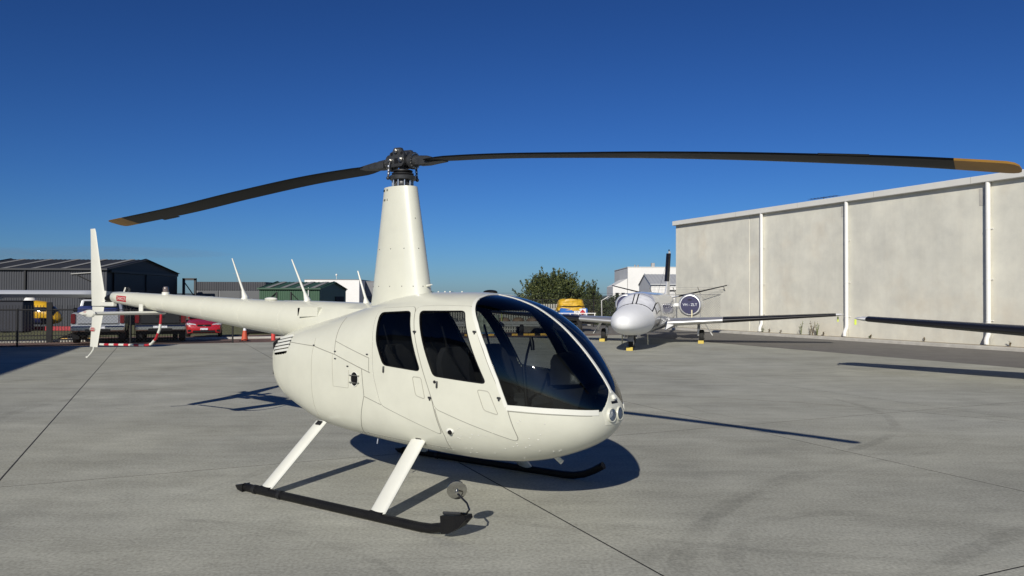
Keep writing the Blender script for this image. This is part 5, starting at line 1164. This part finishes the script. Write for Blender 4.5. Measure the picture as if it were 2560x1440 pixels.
# ---- yellow helicopter beyond the pickets
M_heliy = mat('rescue_yellow', (.62, .36, .02), .35, coat=.5, noise=(3, .08))
t = thing('yellow_helicopter', 'yellow and navy helicopter with blue rotor cover behind the picket fence', 'helicopter', (ray_at(155, 0, 46)[0], 46, -.2), 0)
st = [(0, .02, .74, .70), (-.06, .22, .95, .52), (-.22, .42, 1.12, .42), (-.5, .56, 1.42, .36), (-.9, .64, 1.70, .34), (-1.5, .68, 1.78, .34), (-2.4, .66, 1.76, .38), (-3.2, .52, 1.66, .60), (-3.8, .30, 1.56, .95), (-4.2, .16, 1.45, 1.15)]
b = MB(); b.loft([[(x_, w*cos(a)*(1 if True else 1), (zt_+zb)/2+(zt_-zb)/2*sin(a)) for a in [2*pi*k/24 for k in range(24)]] for x_, w, zt_, zb in st]); hb_ = b.build('fuselage', M_heliy, t, 60)
b = MB(); b.loft([[(x_, (w+.006)*cos(a), (zt_+zb)/2+((zt_-zb)/2+.006)*sin(a)) for a in [-pi+ .45+(pi-.9)*k/12 for k in range(13)]] for x_, w, zt_, zb in st[3:8]], False, False, None, False); b.build('belly_paint', mat('heli_navy', (.02, .025, .10), .4), hb_, 60)
b = MB(); b.loft([[(x_, -math.sqrt(max(0, 1-((z-(zt_+zb)/2)/((zt_-zb)/2))**2))*w-.012, z) for z in (1.12, 1.25, 1.38)] for x_, w, zt_, zb in ((-.62, .585, 1.50, .36), (-.9, .64, 1.70, .34), (-1.2, .66, 1.74, .34), (-1.45, .68, 1.78, .34))], False, False, None, False); b.build('side_window', M_carglass, hb_, 60)
b = MB(); b.loft([[(x_, (w+.008)*cos(a), (zt_+zb)/2+((zt_-zb)/2+.008)*sin(a)) for a in [.25+(pi-.5)*k/12 for k in range(13)]] for x_, w, zt_, zb in st[2:4]], False, False, None, False); b.build('windscreen', M_carglass, hb_, 60)
MB().tube([(-4.0, 0, 1.32), (-7.6, 0, 1.55)], [.17, .08], 14).build('tail_boom', M_heliy, t); MB().bbox(-7.75, -7.3, -.02, .02, 1.3, 2.1, .01).build('tail_fin', M_heliy, t)
MB().lathe([(.35, 1.74), (.28, 1.9), (.12, 2.0), (.10, 2.12)], 14, RT((-1.9, 0, 0))).build('mast', M_pale, t)
b = MB(); b.ell((-1.9, 0, 2.16), .55, .34, .13, 16, 8); b.build('rotor_cover', mat('cover_blue', (.02, .025, .17), .6, noise=(6, .3), bump=(8, .7)), t)
for d in (-1, 1): MB().loft([[(-1.9+d*r_, -.09, 2.14-.02*r_), (-1.9+d*r_, .09, 2.14-.02*r_), (-1.9+d*r_, .09, 2.155-.02*r_), (-1.9+d*r_, -.09, 2.155-.02*r_)] for r_ in (.3, 2.2, 4.6)]).build('rotor_blade', M_galv, t)
for s in (-1, 1):
    MB().tube([(-3.0, s*.8, .05), (-.3, s*.8, .05), (-.05, s*.8, .14)], .035, 8).build('skid', M_blk, t)
    for q in (-.9, -2.3): MB().tube([(q, s*.8, .06), (q, s*.42, .44)], .03, 8).build('skid_strut', M_blk, t)
b = MB(); b.bbox(-2.2, 2.6, -.05, .05, .05, .30, .02); o = b.build('barrier_board', mat('barrier_red', (.36, .03, .04), .5), None, 40, label='long low red barrier board on the lawn below the yellow helicopter', category='barrier'); o.location = (ray_at(128, 0, 44)[0], 44, -.2)
MB().bbox(-2.2, -.9, -.056, -.052, .30-.12, .29, .002).build('white_stripe', M_pale, o)
# ================================================================ business jet behind the helicopter
M_jet = mat('jet_white_gloss', (.76, .76, .76), .28, 0, coat=.8); M_cover = mat('white_nose_cover', (.84, .85, .86), .6, noise=(3, .03))
M_boot = mat('black_deice_boot', (.010, .010, .012), .35); M_pol = mat('polished_leading_edge', (.66, .66, .66), .38, .75); M_navyd = mat('navy_intake_cover', (.022, .022, .075), .6, noise=(10, .2))
M_stripe = mat('dark_blue_stripe', (.02, .025, .05), .25, coat=.6); M_shade = mat('silver_sunshade', (.74, .75, .78), .35, .1, noise=(5, .15), bump=(5, .8)); M_chock = mat('yellow_chock', (.55, .42, .08), .7)
M_jgrey = mat('gear_grey', (.30, .30, .30), .4, .4)
JL, JH = (5.79, 31.8), atan2(-.951, -.309)
jet = thing('business_jet', 'white twin-engine business jet with dark wing leading edges parked nose towards us', 'jet', (JL[0], JL[1], 0), JH)
JS = [(7.15, .02, 1.02, .98), (7.10, .15, 1.14, .86), (6.95, .28, 1.22, .76), (6.6, .44, 1.33, .66), (6.0, .58, 1.44, .57), (5.3, .67, 1.52, .52), (4.75, .72, 1.58, .50), (4.55, .74, 1.66, .50), (4.05, .77, 1.93, .49), (3.6, .79, 2.02, .48), (2.6, .82, 2.05, .48), (0, .82, 2.05, .48), (-1.6, .78, 2.04, .52), (-3.2, .62, 2.02, .80), (-4.8, .40, 1.98, 1.22), (-6.2, .16, 1.92, 1.62), (-6.6, .04, 1.86, 1.76)]
_jf = [_pchip([-s[0] for s in JS], [s[k] for s in JS]) for k in (1, 2, 3)]
def jsec(x, off=0.0, a0=-pi, a1=pi, n=32, closed=True):
    w, zt_, zb = [g(-x) for g in _jf]; zc_ = (zt_+zb)/2-.02; o = []
    for k in range(n if closed else n+1):
        a = a0+(a1-a0)*k/n; o.append((x, (w+off)*abs(cos(a))**.92*(1 if cos(a) >= 0 else -1), zc_+((zt_-zc_) if sin(a) >= 0 else (zc_-zb))*(abs(sin(a))**.92*(1 if sin(a) >= 0 else -1))+off*sin(a)))
    return o
xs = [7.15, 7.13, 7.09, 7.0, 6.85, 6.6, 6.3, 6.0, 5.65]
b = MB(); b.loft([jsec(x, .012) for x in xs+[5.2, 4.85, 4.72]], True, True); b.build('nose_cover', M_cover, jet, 60)
b = MB(); b.loft([jsec(4.75-(4.75+6.6)*i/70) for i in range(71)]); jf = b.build('fuselage', M_jet, jet, 60)
def jpatch(nm, m, par, x0, x1, a0, a1, off=.006, n=8, shear=0.0):
    b = MB(); b.loft([jsec(x0+(x1-x0)*i/n, off, a0+shear*i/n, a1+shear*i/n, 8, False) for i in range(n+1)], False, False, None, False); return b.build(nm, m, par, 60)
for s in (1, -1):
    A = (lambda a: a) if s > 0 else (lambda a: pi-a)
    jpatch('windscreen_frame', M_boot, jf, 4.70, 3.93, A(1.53), A(.50), .005); jpatch('windscreen_pane', M_shade, jf, 4.66, 3.98, A(1.47), A(.58), .010); jpatch('side_frame', M_boot, jf, 4.34, 3.62, A(.55), A(.12), .006); jpatch('side_pane', M_shade, jf, 4.28, 3.70, A(.50), A(.17), .011)
    f = MB()
    for k in range(6):
        x = 2.6-.62*k; w_, zt_, zb = [g(-x) for g in _jf]; jpatch('cabin_window', M_carglass, jf, x+.16, x-.16, A(.42), A(.16), .008, 4)
    jpatch('side_stripe', M_stripe, jf, 6.55 if False else 4.6, -3.0, A(-.42), A(-.62), .005, 24, s*.18); jpatch('lower_stripe', M_stripe, jf, 3.2, -2.2, A(-.85), A(-.98), .005, 18, s*.25)
jpatch('windscreen_pillar', M_jet, jf, 4.66, 4.0, pi/2-.05, pi/2+.05, .020)
jpatch('cabin_door', M_jet, jf, 3.45, 2.85, .55, -.75, .012); 
# wings
def wing_sec(y, xl, ch, z, th):
    o = []
    for k in range(22):
        a = 2*pi*k/22; c = .5-.5*cos(a); t = th*ch*(1.48*sqrt(c)-.63*c-.9*c*c+.05*c) if c > 0 else 0
        o.append((xl-c*ch, y, z+max(t, .004)*(.55 if sin(a) >= 0 else -.45)))
    return o
def wspan(y): f = (abs(y)-.55)/(7.25-.55); return 1.35-1.02*f, 2.15-1.25*f, .82+.38*f, .27-.05*f
for s in (1, -1):
    ys = [.45, 1.2, 2.0, 3.2, 4.6, 6.2, 7.1, 7.22, 7.28]
    b = MB(); rg = []
    for y in ys:
        xl, ch, z, th = wspan(y); k = 1 if y < 7.15 else (.8 if y < 7.25 else .35); rg.append(wing_sec(s*y, xl-(1-k)*.2, ch*k, z, th*k))
    b.loft(rg if s > 0 else rg[::-1]); wg = b.build('wing', M_jet, jet, 50)
    def le(nm, m, y0, y1):
        b = MB(); rg = []
        for i in range(9):
            y = y0+(y1-y0)*i/8; xl, ch, z, th = wspan(y); fr_ = []
            for k in range(13):
                a = -1.05+2.10*k/12; c = .5-.5*cos(a); t = th*ch*(1.48*sqrt(c)-.63*c-.9*c*c+.05*c); fr_.append((xl+.008-c*ch, s*y, z+max(t, .004)*(.56 if a >= 0 else -.46)+(.004 if a > 0 else -.004)))
            rg.append(fr_)
        b.loft(rg, False, False, None, False); return b.build(nm, m, wg, 60)
    le('polished_edge', M_pol, .80, 2.85); le('deice_boot', M_boot, 2.86, 7.0)
    xl, ch, z, th = wspan(7.2)
    MB().tube([(xl-.35, s*7.26, z), (xl-.5, s*7.33, z+.02)], [.03, .01], 8).build('tip_light', M_pol, wg)
    for yy in (5.2, 6.6):
        xl, ch, z, th = wspan(yy); MB().tube([(xl-ch, s*yy, z), (xl-ch-.22, s*yy, z-.02)], .006, 5).build('static_wick', M_boot, wg)
    b = MB(); b.loft([[(1.6, s*.70, .55), (1.4, s*.80, .62), (1.2, s*1.0, .74), (1.1, s*.8, 1.05)], [(-.9, s*.72, .55), (-.9, s*.80, .60), (-.9, s*1.0, .72), (-.9, s*.8, .98)]]); b.build('wing_fairing', M_jet, wg)
    # engines
    b = MB(Matrix.Translation((-1.75, s*1.38, 1.52)) @ Matrix.Rotation(pi/2, 4, 'Y')); b.lathe([(.40, -.02), (.47, .0), (.50, -.35), (.50, -1.2), (.42, -2.1), (.30, -2.7)], 32, None, False); en = b.build('engine_nacelle', M_jet, jet, 60)
    b = MB(Matrix.Translation((-1.75, s*1.38, 1.52)) @ Matrix.Rotation(pi/2, 4, 'Y')); b.lathe([(.36, -.03), (.40, .045), (.445, .045), (.478, -.01), (.492, -.10)], 36, None, False); b.build('intake_lip', M_pol, en, 60)
    b = MB(Matrix.Translation((-1.735, s*1.38, 1.52)) @ Matrix.Rotation(pi/2, 4, 'Y')); b.lathe([(.385, .0), (.375, .022), (.001, .028)], 36); cv = b.build('intake_cover', M_navyd, en, 60)
    text_mb('VH - ZLT', .155, frame((-1.702, s*1.38, 1.53), (1, 0, 0))).build('registration', M_plate, cv, 0)
    b = MB(); b.bbox(-1.71, -1.70, s*1.38-.09, s*1.38+.09, 1.72, 1.76, .002); b.build('cover_handle', M_blk, cv)
    b = MB(); b.tube([(-1.68, s*1.38+.08, 1.31), (-1.66, s*1.38+.09, 1.1), (-1.67, s*1.38+.07, .92)], .03, 6); b.build('cover_streamer', mat('pale_streamer', (.68, .62, .42), .7), cv)
    b = MB(); b.loft([[(-2.0, s*.60, 1.60), (-2.0, s*1.0, 1.58), (-2.0, s*1.0, 1.46), (-2.0, s*.60, 1.48)], [(-3.6, s*.45, 1.62), (-3.6, s*1.0, 1.60), (-3.6, s*1.0, 1.52), (-3.6, s*.45, 1.54)]]); b.build('engine_pylon', M_jet, en)
    # main gear
    b = MB(); b.cyl((0, s*1.88, .30), (-.05, s*1.88, .86), .055, 10); b.cyl((0, s*1.88, .28), (0, s*1.99, .28), .04, 10); mg = b.build('main_gear_leg', M_jgrey, jet)
    MB().bbox(.06, .10, s*1.88-.05, s*1.88+.05, .30, .58, .015).build('torque_link', M_jet, mg)
    w = MB(Matrix.Translation((0, s*2.0, .27)) @ Matrix.Rotation(pi/2, 4, 'X')).lathe([(.16, -.09), (.25, -.09), (.27, -.05), (.27, .05), (.25, .09), (.16, .09)], 24).build('main_wheel', M_tyre, jet)
    MB(Matrix.Translation((0, s*2.0, .27)) @ Matrix.Rotation(pi/2, 4, 'X')).lathe([(.05, -.095), (.16, -.08), (.16, .08), (.05, .095)], 18).build('rim', M_pol, w)
    b = MB(); b.loft([[(.25, s*2.12, .80), (-.30, s*2.12, .80), (-.30, s*2.14, .80), (.25, s*2.14, .80)], [(.18, s*2.42, .32), (-.22, s*2.42, .32), (-.22, s*2.44, .32), (.18, s*2.44, .32)]]); b.build('gear_door', M_jet, mg)
# nose gear
b = MB(); b.cyl((5.25, 0, .26), (5.15, 0, .72), .05, 10); ng = b.build('nose_gear_leg', M_jgrey, jet)
b = MB(); b.loft([[(5.24+.30*cos(a)*q, y_, .25+.30*sin(a)*q) for a in [.2+(pi-.1)*k/14 for k in range(15)]] for y_, q in ((-.11, .93), (-.08, 1), (.08, 1), (.11, .93))], False, False, None, False); b.build('nose_mudguard', M_jgrey, ng, 60)
w = MB(Matrix.Translation((5.24, 0, .25)) @ Matrix.Rotation(pi/2, 4, 'X')).lathe([(.13, -.075), (.23, -.075), (.25, -.04), (.25, .04), (.23, .075), (.13, .075)], 24).build('nose_wheel', M_tyre, jet)
MB(Matrix.Translation((5.24, 0, .25)) @ Matrix.Rotation(pi/2, 4, 'X')).lathe([(.04, -.08), (.13, -.07), (.13, .07), (.04, .08)], 18).build('rim', M_pol, w)
for s in (-1, 1):
    b = MB(); b.bbox(4.7, 5.4, s*.22-.01, s*.22+.01, .42, .60, .008); b.build('nose_gear_door', M_jet, ng)
    MB().tube([(4.5, s*.45, .52), (4.5, s*.46, .15)], .022, 6).build('static_streamer', mat('pale_streamer', (.68, .62, .42), .7), jet)
# tail
b = MB(); fin(b, [(1.90, -4.35, -6.35), (2.35, -5.0, -6.45), (4.05, -5.95, -6.72), (4.12, -6.05, -6.74)], 0, .16); fn = b.build('tail_fin', M_jet, jet, 50)
b = MB(); b.loft([[(xl+.03, y_, z) if y_ == 0 else (xl-.12+.06*(abs(y_) < .08), y_, z) for y_ in (-.125, -.075, 0, .06, .10)] for z, xl in ((2.62, -5.16), (3.4, -5.60), (4.0, -5.93))], False, False, None, False); b.build('fin_boot', M_boot, fn)
MB().tube([(-6.1, 0, 4.1), (-6.12, 0, 4.19)], .03, 8).build('fin_beacon', M_boot, fn)
MB().tube([(-6.0, .01, 3.95), (-2.0, .0, 2.06)], .005, 5).build('aerial_wire', M_boot, fn)
for s in (1, -1):
    b = MB(); rg = []
    for y, xl, ch, z in ((.05, -5.15, 1.15, 1.80), (1.5, -5.50, .88, 2.13), (2.78, -5.80, .62, 2.44), (2.84, -5.90, .45, 2.455)): rg.append(wing_sec(s*y, xl, ch, z, .095))
    b.loft(rg if s > 0 else rg[::-1]); tpn = b.build('tailplane', M_jet, jet, 50)
    b = MB(); rg = []
    for y, xl, ch, z in ((.55, -5.27, 1.05, 1.91), (1.5, -5.50, .88, 2.13), (2.75, -5.79, .62, 2.43)): rg.append([(xl+.01-c*ch, s*y, z+t*ch) for c, t in ((.16, .040), (.06, .034), (.0, .0), (.06, -.030), (.16, -.036))])
    b.loft(rg, False, False, None, False); b.build('tailplane_boot', M_boot, tpn, 60)
# chocks: yellow blocks before each wheel
def chock(p, label):
    v = jet.matrix_basis @ Vector(p); o = MB().loft([[(-.11, -.08, 0), (.11, -.08, 0), (.11, .05, 0), (-.11, .05, 0)], [(-.11, -.07, .12), (.11, -.07, .12), (.11, -.02, .12), (-.11, -.02, .12)]]).build('wheel_chock', M_chock, None, 20, label=label, category='chock', group='yellow wheel chocks'); o.location = (v.x, v.y, 0.001); o.rotation_euler = (0, 0, JH+pi/2+ (pi if False else 0)); return o
bpy.context.view_layer.update()
chock((5.62, 0, 0), 'yellow chock against the nose wheel of the jet'); chock((.40, -2.0, 0), 'yellow chock against the main wheel under the left-hand wing in view'); chock((.40, 2.0, 0), 'yellow chock against the main wheel under the engine side wing')
# a second jet stands just outside the right edge; only its wing reaches into view
rz2 = atan2(-.747, -.665); SCL = 1.10
j2 = copy_tree(jet, None, label='second white jet whose dark-edged wing reaches in from the right edge'); j2.scale = (SCL,)*3; j2.rotation_euler = (0, 0, rz2)
tip = Matrix.Rotation(rz2, 4, 'Z') @ Vector((wspan(7.25)[0]*SCL, -7.25*SCL, 0)); j2.location = (8.31-tip.x, 18.7-tip.y, 0)
for o in [c for c in j2.children_recursive if c.name.startswith(('registration', 'cover_streamer'))]: bpy.data.objects.remove(o)
b = MB(); b.box(-.025, .025, -.004, .004, -.13, 0); o = b.build('streamer', mat('lime_streamer', (.60, .72, .08), .6), None, 0, label='lime green warning streamer hanging from the second jet wing tip', category='streamer', group='lime wing-tip streamers'); o.location = (8.33, 18.66, 1.30)
v = Matrix.Rotation(JH, 4, 'Z') @ Vector((.0, 7.1, 1.12)); b = MB(); b.box(-.025, .025, -.004, .004, -.20, 0); o = b.build('streamer', mat('lime_streamer', (.60, .72, .08), .6), None, 0, label='lime green warning streamer hanging from the first jet wing tip', category='streamer', group='lime wing-tip streamers'); o.location = (JL[0]+v.x, JL[1]+v.y, v.z)
# ---- light aircraft at the left edge: only a wing in view
la = thing('light_aircraft', 'white high-wing light aircraft whose wing reaches in from the left edge', 'aeroplane', (-19.1, 24.7, 0), radians(96))
b = MB(); b.loft([wing_sec(y, .42, 1.45*(1 if abs(y) < 5.35 else (.85 if abs(y) < 5.55 else .45)), 1.87, .30) for y in (-5.65, -5.5, -5.3, -3, 0, 3, 5.3, 5.5, 5.65)]); lw = b.build('wing', mat('pale_grey_wing', (.66, .68, .70), .4, noise=(2, .05)), la, 50)
st = [(2.6, .10, 1.25, 1.05), (2.5, .34, 1.42, .80), (1.6, .46, 1.50, .66), (.9, .52, 1.62, .62), (.4, .54, 1.82, .60), (-1.0, .52, 1.84, .62), (-2.4, .34, 1.60, .80), (-4.6, .12, 1.40, 1.10), (-5.0, .05, 1.36, 1.2)]
b = MB(); b.loft([[(x, w*cos(a), (zt_+zb)/2+(zt_-zb)/2*sin(a)) for a in [2*pi*k/20 for k in range(20)]] for x, w, zt_, zb in st]); lf = b.build('fuselage', M_jet, la, 60)
MB().loft([[(.95, -.40, 1.60), (.95, .40, 1.60)], [(.42, -.45, 1.80), (.42, .45, 1.80)]], False, False, None, False).build('windscreen', M_carglass, lf, 0)
for s in (-1, 1):
    MB().tube([(.1, s*.50, .72), (.1, s*2.6, 1.80)], .035, 8).build('wing_strut', M_jet, la); MB().tube([(-.4, s*.35, .70), (-.4, s*1.15, .22)], .05, 8).build('gear_leg', M_jet, la)
    MB(Matrix.Translation((-.4, s*1.2, .20)) @ Matrix.Rotation(pi/2, 4, 'X')).lathe([(.08, -.07), (.18, -.07), (.20, -.03), (.20, .03), (.18, .07), (.08, .07)], 18).build('wheel', M_tyre, la)
MB().tube([(1.9, 0, .75), (1.95, 0, .2)], .04, 8).build('nose_leg', M_jgrey, la); MB(Matrix.Translation((1.95, 0, .17)) @ Matrix.Rotation(pi/2, 4, 'X')).lathe([(.07, -.06), (.15, -.06), (.17, -.02), (.17, .02), (.15, .06), (.07, .06)], 18).build('nose_wheel', M_tyre, la)
b = MB(); b.loft([wing_sec(y, -4.0, .85, 1.40, .09) for y in (-1.7, 0, 1.7)]); b.build('tailplane', M_jet, la); b = MB(); fin(b, [(1.35, -3.6, -4.9), (2.3, -4.4, -5.1)]); b.build('tail_fin', M_jet, la)
MB().loft([[(2.63, -.06, 1.15-.9), (2.66, .06, 1.15-.9)], [(2.63, -.08, 1.15), (2.66, .08, 1.15)], [(2.66, -.06, 1.15+.9), (2.63, .06, 1.15+.9)]], False, False, None, False).build('propeller', M_blk, la, 0)
